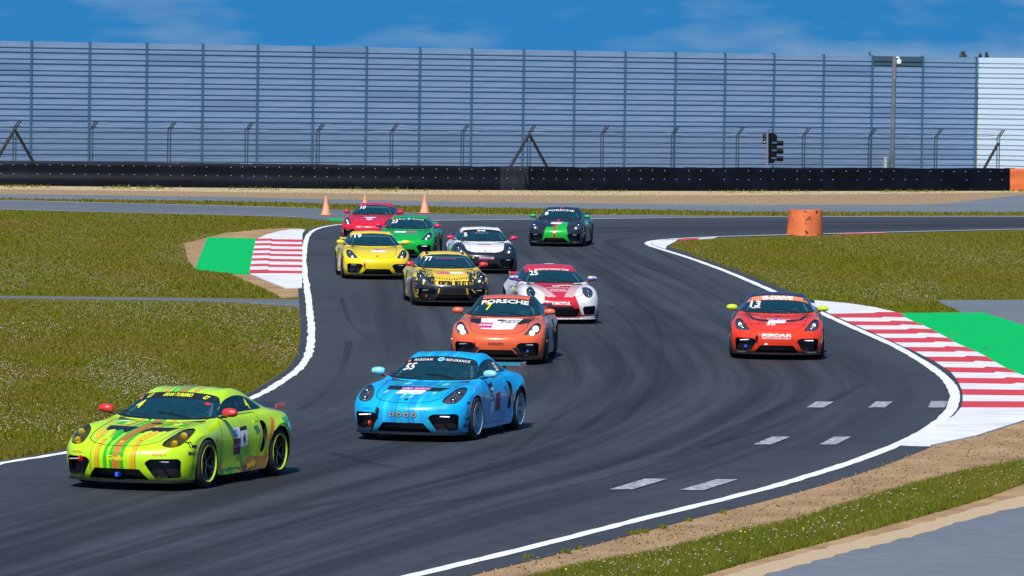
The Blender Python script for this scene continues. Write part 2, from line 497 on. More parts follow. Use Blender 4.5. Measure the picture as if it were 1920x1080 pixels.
BODY = {}
def make_body(kind):
    rear = kind == 'round'
    half = car_rows(rear)
    mirror = half[:, ::-1].copy(); mirror[:, :, 1] *= -1
    net = np.concatenate([mirror[:, :-1], half], axis=1)     # 17 columns, right edge .. left edge
    S = eval_net(net, 4, 5)
    nu, nv = S.shape[:2]
    verts = S.reshape(-1, 3)
    faces = [(i * nv + j, (i + 1) * nv + j, (i + 1) * nv + j + 1, i * nv + j + 1) for i in range(nu - 1) for j in range(nv - 1)]
    base = mesh_from('base', verts, faces, smooth=True)
    b = bmesh.new(); b.from_mesh(base)
    # outward normals
    b.normal_update()
    if sum(f.normal.z for f in b.faces if f.calc_center_median().z > 1.1) < 0:
        bmesh.ops.reverse_faces(b, faces=b.faces); b.normal_update()
    nl = b.verts.layers.float_vector.new('nrm'); lay = b.faces.layers.int.new('reg')
    for v in b.verts: v[nl] = v.normal
    bvh = BVHTree.FromBMesh(b)
    front = lambda c, n: c.x > 1.3 and n.x > 0.05
    D = {'bvh': bvh, 'kind': kind}
    # --- regions seen from the front (y, z)
    if kind == 'oval':
        lamp = smooth_poly([(.565, .605), (.63, .580), (.71, .578), (.775, .60), (.812, .655), (.82, .72), (.80, .780), (.75, .808), (.69, .800), (.635, .765), (.585, .705), (.558, .65)], 3)
    elif not rear:
        lamp = [(.53, .582), (.61, .575), (.70, .576), (.775, .592), (.812, .65), (.818, .72), (.795, .775), (.745, .792), (.69, .775), (.635, .725), (.58, .655)]
        lamp = smooth_poly(lamp, 4)
    if not rear:
        side = round_poly([(.385, .375), (.455, .425), (.78, .430), (.81, .395), (.795, .172), (.51, .158)], .03)
        cen = round_poly([(-.315, .288), (.315, .288), (.43, .142), (-.43, .142)], .02)
        duct = None
    else:
        lamp = [(.645 + .108 * math.cos(t), .70 + .112 * math.sin(t)) for t in np.linspace(0, 2 * math.pi, 28, endpoint=False)]
        side = round_poly([(.50, .34), (.535, .395), (.80, .41), (.815, .36), (.79, .21), (.545, .20)], .03)
        cen = round_poly([(-.43, .345), (.43, .345), (.41, .20), (.36, .155), (-.36, .155), (-.41, .20)], .025)
    D['lamp'], D['side'], D['cen'] = lamp, side, cen
    mir = lambda p: [(-y, z) for y, z in p]
    cut_region(b, lay, 1, lamp, (1, 2), front); cut_region(b, lay, 2, mir(lamp), (1, 2), front)
    cut_region(b, lay, 3, side, (1, 2), front); cut_region(b, lay, 4, mir(side), (1, 2), front)
    cut_region(b, lay, 5, cen, (1, 2), front)
    # windscreen, seen from the front
    ws = [(0, .861), (.30, .864), (.52, .870), (.645, .880), (.718, .893), (.695, .94), (.635, 1.02), (.575, 1.098), (.543, 1.140), (.50, 1.162), (.32, 1.189), (0, 1.204)]
    ws = ws + [(-y, z) for y, z in ws[-2:0:-1]]
    D['ws'] = ws
    cut_region(b, lay, 6, ws, (1, 2), lambda c, n: c.x > -.2 and c.z > .85 and n.x > .15)
    # side windows, seen from the side (x, z)
    if not rear:
        sw = smooth_poly([(.47, .925), (.25, 1.015), (.02, 1.098), (-.24, 1.145), (-.5, 1.148), (-.76, 1.10), (-.96, 1.025), (-1.02, .965), (-.93, .945), (-.60, .942), (-.2, .938), (.2, .930)], 3)
    else:
        sw = smooth_poly([(.47, .925), (.25, 1.015), (.02, 1.098), (-.24, 1.145), (-.5, 1.152), (-.80, 1.115), (-1.06, 1.03), (-1.12, .965), (-.93, .945), (-.60, .942), (-.2, .938), (.2, .930)], 3)
    D['sw'] = sw
    cut_region(b, lay, 7, sw, (0, 2), lambda c, n: c.y > .35 and abs(n.y) > .3 and c.z > .85)
    cut_region(b, lay, 8, sw, (0, 2), lambda c, n: c.y < -.35 and abs(n.y) > .3 and c.z > .85)
    # rear window, seen from above
    rw = round_poly([(-.78, .44), (-1.42, .46), (-1.42, -.46), (-.78, -.44)], .12)
    cut_region(b, lay, 9, rw, (0, 1), lambda c, n: c.z > .88 and n.z > .5)
    if not rear:   # intake behind the door
        si = smooth_poly([(-.66, .80), (-.80, .76), (-.83, .62), (-.80, .48), (-.70, .37), (-.62, .38), (-.665, .50), (-.69, .64)], 3)
        cut_region(b, lay, 10, si, (0, 2), lambda c, n: c.y > .6 and abs(n.y) > .5)
        cut_region(b, lay, 11, si, (0, 2), lambda c, n: c.y < -.6 and abs(n.y) > .5)
        D['si'] = si
    # bonnet lid, from above; doors from the side
    bon = [(2.085, 0), (2.07, .20), (2.005, .38), (1.89, .50), (1.70, .545), (1.40, .565), (1.05, .60), (.84, .635), (.795, .60), (.85, .40), (.885, .2), (.895, 0)]
    bon = bon + [(x, -y) for x, y in bon[-2:0:-1]]
    D['bon'] = bon
    cut_region(b, lay, 12, bon, (0, 1), lambda c, n: c.z > .6 and n.z > .2 and c.x > .7)
    door = round_poly([(.62, .905), (.66, .80), (.70, .45), (.60, .20), (-.44, .20), (-.56, .40), (-.64, .62), (-.62, .915)], .07)
    D['door'] = door
    cut_region(b, lay, 13, door, (0, 2), lambda c, n: c.y > .6 and abs(n.y) > .3 and c.z < .93)
    cut_region(b, lay, 14, door, (0, 2), lambda c, n: c.y < -.6 and abs(n.y) > .3 and c.z < .93)
    blk = MATS['trim_black']; ph = mat('placeholder')
    T = lambda tags, name, m_, **k: take_region(b, lay, nl, tags, name, m_, **k)
    # body shell with turned-in edges at arches and sills
    body = T({0}, 'body', ph)
    D['body'] = body
    D['bonnet'] = T({12}, 'bonnet', ph)
    D['doors'] = [T({13}, 'door', ph), T({14}, 'door', ph)]
    D['lenses'] = [T({1}, 'headlight', ph), T({2}, 'headlight', ph)]
    D['houses'] = [T({1}, 'lamp_housing', MATS['lamp_grey'], recess=(-.06, -.02, -.012)), T({2}, 'lamp_housing', MATS['lamp_grey'], recess=(-.06, .02, -.012))]
    D['sides'] = [T({3}, 'side_intake', blk, recess=(-.10, -.02, 0)), T({4}, 'side_intake', blk, recess=(-.10, .02, 0))]
    D['centre'] = T({5}, 'front_intake', blk, recess=(-.12, 0, 0))
    D['windscreen'] = T({6}, 'windscreen', ph)
    D['sidewin'] = [T({7}, 'side_window', ph), T({8}, 'side_window', ph)]
    D['rearwin'] = T({9}, 'rear_window', ph)
    if not rear:
        D['vents'] = [T({10}, 'door_intake', blk, recess=(0, -.08, 0)), T({11}, 'door_intake', blk, recess=(0, .08, 0))]
    # edge lips: strip along the lower border, turned inwards
    e = S[:, -1]; vs, fs = [], []
    for sgn in (1, -1):
        o = len(vs)
        for i in range(nu):
            x, y, z = e[i]
            vs += [(x, sgn * y, z), (x, sgn * (y - .03), z), (x, sgn * (y - .22), z)]
        for i in range(nu - 1):
            for k in (0, 1):
                fs.append((o + 3 * i + k, o + 3 * i + k + 1, o + 3 * i + 3 + k + 1, o + 3 * i + 3 + k))
    D['liner'] = mesh_from('wheel_arch_liner', vs, fs, [blk])
    # seams
    r1 = outline_ribbon(bvh, [(y, -x) for x, y in bon], 'top', .010, .0022)
    d1 = outline_ribbon(bvh, [(-x, z) for x, z in door], 'left', .009, .0022)
    d2 = outline_ribbon(bvh, [(x, z) for x, z in door], 'right', .009, .0022)
    D['seams'] = [mesh_from('panel_gap', v, f, [MATS['trim_black']]) for v, f in (r1, d1, d2)]
    # splitter: black blade along the front lip
    mb = MB(); lip = [Vector(S[0, j]) for j in range(nv)]
    vs, fs = [], []
    for p in lip:
        t = max(0.0, 1 - max(0, (1.62 - p.x)) / .1)
        ext = .045 * min(1, max(0, (p.x - 1.5) / .3))
        o = Vector((p.x + ext, p.y * (1 + .02 * ext / .045), p.z - .004))
        vs += [o, o - Vector((0, 0, .028)), Vector((p.x - .3, p.y * .9, p.z - .032)), Vector((p.x - .06, p.y * .97, p.z - .004))]
    for j in range(nv - 1):
        for k in range(4):
            fs.append((4 * j + k, 4 * j + (k + 1) % 4, 4 * (j + 1) + (k + 1) % 4, 4 * (j + 1) + k))
    mb.add(vs, fs)
    D['splitter'] = mb.mesh('front_splitter', MATS['trim_black'])
    # floor
    fl = MB(); fl.box((0.0, 0, .16), (3.9, 1.3, .06)); fl.box((0, 0, .17), (1.6, 1.66, .06))
    fl.box((-2.0, 0, .25), (.2, 1.3, .2))
    D['floor'] = fl.mesh('underfloor', MATS['trim_black'])
    b.free()
    BODY[kind] = D
    return D

def glass_mat(name, tint, refl=0.9, ior=1.5, sheen=None):
    m_ = bpy.data.materials.new(name); m_.use_nodes = True
    t = m_.node_tree; t.nodes.clear()
    out = t.nodes.new('ShaderNodeOutputMaterial'); mx = t.nodes.new('ShaderNodeMixShader')
    tr = t.nodes.new('ShaderNodeBsdfTransparent'); gl = t.nodes.new('ShaderNodeBsdfGlossy')
    fr = t.nodes.new('ShaderNodeFresnel'); fr.inputs['IOR'].default_value = ior
    tr.inputs['Color'].default_value = (*tint, 1); gl.inputs['Roughness'].default_value = 0.02
    gl.inputs['Color'].default_value = (refl, refl, refl, 1)
    t.links.new(fr.outputs[0], mx.inputs[0]); t.links.new(tr.outputs[0], mx.inputs[1]); t.links.new(gl.outputs[0], mx.inputs[2])
    if sheen:  # bluish sky reflection on the glass, painted in as a diffuse colour
        df = t.nodes.new('ShaderNodeBsdfDiffuse'); df.inputs['Color'].default_value = (*sheen, 1); m2 = t.nodes.new('ShaderNodeMixShader'); m2.inputs[0].default_value = .26
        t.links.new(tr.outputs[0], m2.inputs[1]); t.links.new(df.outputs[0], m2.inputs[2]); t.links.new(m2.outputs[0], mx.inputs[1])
    t.links.new(mx.outputs[0], out.inputs[0])
    MATS[name] = m_
    return m_

mat('trim_black', (0.012, 0.012, 0.014), 0.45)
mat('satin_black', (0.02, 0.021, 0.025), 0.3, coat=0.4)
mat('tyre', (0.018, 0.018, 0.019), 0.8)
mat('print_black', (0.012, 0.012, 0.014), 0.4)
mat('print_white', (0.85, 0.85, 0.85), 0.4)
mat('print_grey', (0.30, 0.31, 0.33), 0.4)
mat('chrome', (0.75, 0.75, 0.78), 0.12, metal=1.0)
mat('steel', (0.25, 0.25, 0.26), 0.35, metal=1.0)
mat('cage_grey', (0.22, 0.225, 0.23), 0.4)
mat('lamp_grey', (0.085, 0.10, 0.125), 0.3, metal=0.3)
mat('seat_black', (0.03, 0.03, 0.033), 0.7)
mat('suit_navy', (0.03, 0.05, 0.14), 0.8)
mat('suit_red', (0.5, 0.03, 0.02), 0.8)
mat('helmet_white', (0.7, 0.7, 0.72), 0.25, coat=0.6)
mat('visor', (0.02, 0.02, 0.03), 0.1)
mat('lamp_white', (1, 1, 1), 0.3, emit=(1.0, 0.90, 0.68), estr=11.0)
mat('lamp_dim', (0.8, 0.8, 0.8), 0.3, emit=(0.85, 0.9, 1.0), estr=1.2)
mat('drl', (1, 1, 1), 0.3, emit=(0.92, 0.80, 1.0), estr=.9)
mat('drl_off', (0.45, 0.48, 0.52), 0.25)
mat('tow_red', (0.6, 0.02, 0.02), 0.5)
mat('tow_blue', (0.02, 0.12, 0.75), 0.5)
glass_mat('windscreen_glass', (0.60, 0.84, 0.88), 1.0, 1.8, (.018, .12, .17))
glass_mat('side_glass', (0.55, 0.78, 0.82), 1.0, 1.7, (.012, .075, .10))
glass_mat('lens_clear', (0.88, 0.90, 0.92))

def grime(q, c):
    v = q.coord('Object'); sp = q.n('ShaderNodeSeparateXYZ'); q.l(v, sp.inputs[0])
    n = q.noise(v, 9.0, 6, .7)
    lowm = q.math('SUBTRACT', 1.0, q.math('MULTIPLY', sp.outputs[2], 2.3), clamp=True)
    f = q.math('MULTIPLY', q.ramp(n, [(.40, (0, 0, 0)), (.62, (1, 1, 1))]), q.math('MULTIPLY', lowm, .75))
    return q.mix(f, c, (.045, .043, .042))
def paint(name, col, rough=0.32):
    """body paint with faint dusting and rubber specks low down"""
    if name in MATS: return MATS[name]
    m_ = mat(name, col, rough, coat=0.7)
    q = NB(m_); v = q.coord('Object')
    n1 = q.noise(v, 5.0, 5, .6); n2 = q.noise(v, 46.0, 3, .6)
    dark = tuple(c * 0.80 for c in col)
    f = q.math('MULTIPLY', q.ramp(n1, [(.45, (0, 0, 0)), (.75, (1, 1, 1))]), .3)
    sp = q.ramp(n2, [(.70, (0, 0, 0)), (.78, (1, 1, 1))])
    c1 = q.mix(f, tuple(col), dark)
    c2 = q.mix(q.math('MULTIPLY', sp, .12), c1, (.05, .045, .04))
    q.l(grime(q, c2), q.b.inputs['Base Color'])
    q.l(q.math('MULTIPLY_ADD', n1, .18, rough - .09), q.b.inputs['Roughness'])
    return m_

# ---------------------------------------------------------------- prints on the bodies
_font_cache = {}
def text_polys(s, bold=0.0, shear=0.0, spacing=1.0):
    """outline mesh of a line of text, height of capitals = 1, left edge at 0"""
    key = (s, bold, shear, spacing)
    if key in _font_cache: return _font_cache[key]
    cu = bpy.data.curves.new('t', 'FONT'); cu.body = s
    cu.resolution_u = 2; cu.offset = bold; cu.shear = shear; cu.space_character = spacing
    ob = bpy.data.objects.new('t', cu); scene.collection.objects.link(ob)
    dg = bpy.context.evaluated_depsgraph_get()
    me = bpy.data.meshes.new_from_object(ob.evaluated_get(dg))
    vs = [(v.co.x / .69, v.co.y / .69) for v in me.vertices]
    fs = [tuple(p.vertices) for p in me.polygons]
    bpy.data.objects.remove(ob); bpy.data.curves.remove(cu); bpy.data.meshes.remove(me)
    x0 = min(v[0] for v in vs); vs = [(x - x0, y) for x, y in vs]
    _font_cache[key] = (vs, fs, max(v[0] for v in vs))
    return _font_cache[key]

class Prints:
    """flat prints laid on one car's body; one mesh per name"""
    def __init__(s, D, parent): s.D = D; s.parent = parent; s.g = {}
    def _put(s, name, matn, vs, fs):
        e = s.g.setdefault(name, ([], [], [], []))
        if matn not in e[2]: e[2].append(matn)
        o = len(e[0]); e[0].extend(vs); e[1].extend([tuple(i + o for i in f) for f in fs])
        e[3].extend([e[2].index(matn)] * len(fs))
    def poly(s, name, matn, pts, mode='top', lay=0, step=.07):
        bm = bmesh.new()
        vs = [bm.verts.new((p[0], p[1], 0)) for p in pts]
        try: bm.faces.new(vs)
        except Exception: bm.free(); return
        xs = [p[0] for p in pts]; ys = [p[1] for p in pts]
        for a, lo, hi in ((0, min(xs), max(xs)), (1, min(ys), max(ys))):
            t = math.floor(lo / step) * step + step
            while t < hi:
                co = [0, 0, 0]; co[a] = t; no = [0, 0, 0]; no[a] = 1
                bmesh.ops.bisect_plane(bm, geom=bm.verts[:] + bm.edges[:] + bm.faces[:], dist=1e-6, plane_co=co, plane_no=no)
                t += step
        bmesh.ops.triangulate(bm, faces=bm.faces)
        bm.verts.index_update()
        s.mapped(name, matn, [(v.co.x, v.co.y) for v in bm.verts], [tuple(v.index for v in f.verts) for f in bm.faces], mode, lay)
        bm.free()
    def mapped(s, name, matn, v2, fs, mode, lay):
        P3 = [project(s.D['bvh'], u, v, mode, .0028 + .0022 * lay) for u, v in v2]
        idx = {}; vs = []
        for i, p in enumerate(P3):
            if p is not None: idx[i] = len(vs); vs.append(p)
        ok = []
        for f in fs:
            if all(i in idx for i in f):
                q = [vs[idx[i]] for i in f]
                w = [v2[i] for i in f]
                ext = max((q[i] - q[i - 1]).length for i in range(len(q)))
                fl = max(math.dist(w[i], w[i - 1]) for i in range(len(w)))
                if ext < 3.5 * fl + .03: ok.append(tuple(idx[i] for i in f))
        s._put(name, matn, vs, ok)
    def text(s, name, matn, txt, u, v, h, mode='front', lay=1, bold=0.012, shear=0.0, width=None, spacing=1.0, rot=0.0, arc=0.0, center=True):
        vs, fs, w = text_polys(txt, bold, shear, spacing)
        sx = h if width is None else width / w
        c_, s_ = math.cos(rot), math.sin(rot)
        out = []
        for x, y in vs:
            X = (x - (w / 2 if center else 0)) * sx; Y = y * h
            Y += arc * X * X
            out.append((u + X * c_ - Y * s_, v + X * s_ + Y * c_))
        s.mapped(name, matn, out, fs, mode, lay)
    def build(s):
        for name, (vs, fs, mn, mi) in s.g.items():
            if fs:
                o = link(name, mesh_from(name, vs, fs, [MATS[x] for x in mn], mi), s.parent)
                if name in ('banner_lettering', 'claw_marks', 'bonnet_lettering', 'bumper_lettering', 'bumper_print', 'race_number'): o['kind'] = 'stuff'

def slot_obj(o, m_):
    o.material_slots[0].link = 'OBJECT'; o.material_slots[0].material = m_
    return o

# wheels -----------------------------------------------------------------
def make_wheel_meshes():
    R_, W = .332, .275
    prof = [(.235, -W / 2 + .01), (.262, -W / 2), (.30, -W / 2 + .006), (.322, -W / 2 + .03), (R_, -W / 2 + .05), (R_, -.03), (R_ - .006, -.028), (R_ - .006, -.018), (R_, -.016),
            (R_, .016), (R_ - .006, .018), (R_ - .006, .028), (R_, .03), (R_, W / 2 - .05), (.322, W / 2 - .03), (.30, W / 2 - .006), (.262, W / 2), (.235, W / 2 - .01)]
    t = MB(); t.lathe(prof, 40, 'y')
    BODY['tyre'] = t.mesh('tyre', MATS['tyre'])
    W2 = W / 2
    rim = MB()
    rim.lathe([(.240, -W2 + .01), (.232, -W2 + .03), (.215, -.03), (.212, .05), (.222, W2 - .035), (.240, W2 - .012), (.246, W2 - .004), (.237, W2 - .012), (.216, W2 - .04)], 40, 'y')
    BODY['rim'] = rim.mesh('rim', mat('placeholder'))
    lp = MB(); lp.lathe([(.243, W2 - .008), (.249, W2 - .001), (.249, W2 + .004), (.236, W2 - .006), (.236, W2 - .014)], 40, 'y'); BODY['lip'] = lp.mesh('rim_lip', mat('placeholder'))
    sp = MB()
    sp.lathe([(0, W2 - .035), (.035, W2 - .03), (.055, W2 - .045), (.06, W2 - .10), (.0, W2 - .10)], 20, 'y')
    for k in range(5):
        a0 = 2 * math.pi * k / 5
        for da in (-.20, .20):
            def pt(r, a, y): return Vector((r * math.cos(a), y, r * math.sin(a)))
            a_in, a_out = a0 + da * .25, a0 + da
            q = []
            for (r, a, w, y, th) in ((.045, a_in, .014, W2 - .048, .03), (.13, lerp(a_in, a_out, .45), .012, W2 - .034, .026), (.225, a_out, .012, W2 - .016, .022)):
                c = pt(r, a, y); tn = Vector((-math.sin(a), 0, math.cos(a)))
                q += [c - tn * w, c + tn * w, c + tn * w - Vector((0, th, 0)), c - tn * w - Vector((0, th, 0))]
            fs = [(0, 1, 2, 3), (8, 11, 10, 9)]
            for s_ in (0, 4):
                for e in range(4): fs.append((s_ + e, s_ + (e + 1) % 4, s_ + 4 + (e + 1) % 4, s_ + 4 + e))
            sp.add(q, fs)
    BODY['spokes'] = sp.mesh('wheel', mat('placeholder'))
    bd = MB(); bd.lathe([(.05, .02), (.175, .02), (.175, -.01), (.05, -.01)], 30, 'y')
    BODY['disc'] = bd.mesh('brake_disc', MATS['steel'])
make_wheel_meshes()
make_body('slant'); make_body('round'); make_body('oval')

def shared_meshes():
    # mirror: pod on a stalk, for the left side
    mb = MB()
    n = 14; prof = []
    secs = [(.0, .030, .040), (.03, .062, .062), (.09, .080, .072), (.15, .076, .066), (.195, .055, .048), (.212, .018, .018)]
    vs, fs = [], []
    for (yy, rx, rz) in secs:
        for k in range(n):
            a = 2 * math.pi * k / n
            x = math.cos(a) * rx
            if x < 0: x *= .55
            vs.append((x, yy, math.sin(a) * rz * (1 if math.sin(a) > 0 else .8)))
    for i in range(len(secs) - 1):
        for k in range(n): fs.append((i * n + k, i * n + (k + 1) % n, (i + 1) * n + (k + 1) % n, (i + 1) * n + k))
    fs.append(tuple(range(n))); fs.append(tuple((len(secs) - 1) * n + k for k in range(n)))
    mb.add(vs, fs, True)
    BODY['mirror'] = mb.mesh('mirror', mat('placeholder'))
    st = MB(); st.tube([(0, -.075, -.085), (0, -.01, -.055), (0, .06, -.045)], [.024, .020, .022], 8)
    BODY['stalk'] = st.mesh('mirror_stalk', MATS['trim_black'])
    # rear wing
    w = MB(); prof = [(.14, 0), (.10, .022), (.02, .030), (-.08, .022), (-.14, .045), (-.138, .036), (-.07, .004), (.03, -.004)]
    vs = []; N = 12
    for i in range(N + 1):
        y = -.70 + 1.40 * i / N
        d = -.02 * (1 - (y / .7) ** 2)
        vs += [(x, y, z + d * .5) for x, z in prof]
    fs = [(i * 8 + k, i * 8 + (k + 1) % 8, (i + 1) * 8 + (k + 1) % 8, (i + 1) * 8 + k) for i in range(N) for k in range(8)]
    fs += [tuple(range(8)), tuple(N * 8 + k for k in range(8))]
    w.add(vs, fs); BODY['wing'] = w.mesh('rear_wing', mat('placeholder'))
    e = MB(); e.prism([(.15, .045), (-.16, .062), (-.16, -.03), (.10, -.045), (.15, -.01)], 'y', 0, .012)
    BODY['endplate'] = e.mesh('end_plate', mat('placeholder'))
    u = MB(); u.prism([(.05, .0), (-.04, .0), (-.08, -.12), (.05, -.12)], 'y', 0, .014)
    BODY['upright'] = u.mesh('wing_upright', MATS['trim_black'])
    # cabin
    d = MB(); d.prism([(.80, .40), (.78, .845), (.60, .875), (.40, .86), (.30, .80), (.30, .55), (.55, .40)], 'y', -.62, .62)
    BODY['dash'] = d.mesh('dashboard', MATS['seat_black'])
    s = MB()
    s.prism([(.22, .25), (.22, .38), (-.20, .34), (-.32, .62), (-.42, .98), (-.50, 1.02), (-.54, .98), (-.42, .60), (-.34, .25)], 'y', -.21, .21)
    s.prism([(-.20, .34), (-.05, .60), (-.30, .72), (-.36, .92), (-.26, 1.0), (-.42, 1.02), (-.48, .60)], 'y', -.25, -.215)
    s.prism([(-.20, .34), (-.05, .60), (-.30, .72), (-.36, .92), (-.26, 1.0), (-.42, 1.02), (-.48, .60)], 'y', .215, .25)
    BODY['seat'] = s.mesh('seat', MATS['seat_black'])
    c = MB(); r_ = .021
    for sg in (1, -1):
        c.tube([(.55, sg * .62, .45), (.48, sg * .60, .90), (.08, sg * .475, 1.11), (-.42, sg * .465, 1.165)], r_, 8)
        c.tube([(-.42, sg * .60, .25), (-.42, sg * .58, .88), (-.42, sg * .465, 1.165)], r_, 8)
        c.tube([(-.42, sg * .465, 1.165), (-1.2, sg * .42, .78)], r_, 8)
    c.tube([(-.42, -.465, 1.165), (-.42, .465, 1.165)], r_, 8); c.tube([(.06, -.475, 1.115), (.06, .475, 1.115)], r_, 8)
    c.tube([(-.42, -.58, .88), (-.42, .58, .60)], r_, 8); c.tube([(-.42, -.45, 1.16), (-1.2, .40, .78)], r_, 8)
    c.tube([(.06, -.46, 1.11), (-.42, .45, 1.16)], r_, 8)
    BODY['cage'] = c.mesh('roll_cage', MATS['cage_grey'])
    sw = MB(); pts = [(0, .17 * math.cos(t), .17 * math.sin(t)) for t in np.linspace(0, 2 * math.pi, 25)]
    sw.tube(pts, .016, 6, cap=False); sw.tube([(0, -.15, 0), (0, .15, 0)], .014, 6); sw.tube([(0, 0, 0), (.2, 0, -.05)], .025, 6)
    BODY['steer'] = sw.mesh('steering_wheel', MATS['seat_black'])
    tub = MB(); tub.box((-.1, 0, .22), (1.5, 1.2, .04)); tub.box((-.95, 0, .55), (.04, 1.2, .62)); tub.box((0.0, 0, .36), (1.2, .24, .26))
    BODY['tub'] = tub.mesh('cabin_floor', MATS['seat_black'])
    wp = MB()
    for y0, x0 in ((.42, .70), (-.12, .78)):
        wp.tube([(x0 + .02, y0, .905), (x0 - .06, y0 - .30, .945), (x0 - .07, y0 - .52, .955)], .009, 5)
    BODY['wiper'] = wp.mesh('wiper', MATS['trim_black'])
    # lamp insides
    L = MB(); L.lathe([(.0, .012), (.032, .008), (.046, -.012), (.05, -.05)], 18, 'x'); BODY['proj'] = L.mesh('projector_lamp', MATS['chrome'])
    L = MB(); L.lathe([(.0, .010), (.018, .008), (.029, .002), (.033, -.008)], 16, 'x'); BODY['bulb'] = L.mesh('bulb', mat('placeholder'))
    # bracket trim and running lamp in the side intake, left
    L = MB(); L.prism([(-.145, .0), (.145, .012), (.145, -.016), (-.145, -.028)], 'x', -.012, .012); BODY['drlbar'] = L.mesh('running_lamp', mat('placeholder'))
    L = MB()
    for zz in (.30, .25, .205): L.box((0, 0, zz), (.02, .30, .012))
    BODY['slat'] = L.mesh('intake_louvre', MATS['satin_black'])
    # driver: one skinned figure, seated, hands on the wheel (built in place for the left hand seat, y=.34)
    V = [(-.30, .34, .38), (-.32, .34, .56), (-.34, .34, .76), (-.33, .34, .86), (-.30, .34, .93),
         (-.32, .52, .77), (-.12, .56, .60), (.12, .46, .70), (.17, .45, .73), (-.32, .16, .77), (-.12, .12, .60), (.12, .22, .70), (.17, .23, .73),
         (-.24, .42, .36), (.16, .44, .50), (.42, .43, .32), (-.24, .26, .36), (.16, .24, .50), (.42, .25, .32)]
    E = [(0, 1), (1, 2), (2, 3), (3, 4), (2, 5), (5, 6), (6, 7), (7, 8), (2, 9), (9, 10), (10, 11), (11, 12), (0, 13), (13, 14), (14, 15), (0, 16), (16, 17), (17, 18)]
    rad = [.14, .14, .13, .065, .06, .075, .055, .042, .045, .075, .055, .042, .045, .10, .075, .05, .10, .075, .05]
    me = bpy.data.meshes.new('person'); me.from_pydata(V, E, [])
    ob = bpy.data.objects.new('person', me); scene.collection.objects.link(ob)
    sk = ob.modifiers.new('s', 'SKIN'); sd = me.skin_vertices[0].data
    for i, r0 in enumerate(rad): sd[i].radius = (r0, r0)
    sd[0].use_root = True
    ob.modifiers.new('d', 'SUBSURF').levels = 1
    dg = bpy.context.evaluated_depsgraph_get()
    pm = bpy.data.meshes.new_from_object(ob.evaluated_get(dg)); bpy.data.objects.remove(ob)
    pm.materials.clear(); pm.materials.append(mat('placeholder')); pm.polygons.foreach_set('use_smooth', [True] * len(pm.polygons))
    pm.name = 'person'; BODY['person'] = pm
    h = MB()
    prof = [(.001, .155), (.06, .148), (.105, .115), (.130, .05), (.132, -.02), (.118, -.085), (.095, -.125), (.07, -.13)]
    h.lathe(prof, 20, 'z'); BODY['helmet'] = h.mesh('helmet', MATS['helmet_white'])
    v = MB(); pts = []
    vs, fs = [], []
    for i in range(9):
        a = R(-62 + 15.5 * i)
        for z, r0 in ((.055, .134), (.0, .138), (-.035, .136)): vs.append((r0 * math.cos(a), r0 * math.sin(a), z))
    for i in range(8):
        for k in (0, 1): fs.append((3 * i + k, 3 * i + k + 1, 3 * i + 4 + k, 3 * i + 3 + k))
    v.add(vs, fs, True); BODY['visor'] = v.mesh('visor', MATS['visor'])
shared_meshes()

def surf(D, y, z, off=0.0):
    p = project(D['bvh'], y, z, 'front', off)
    return p if p is not None else Vector((1.9, y, z))

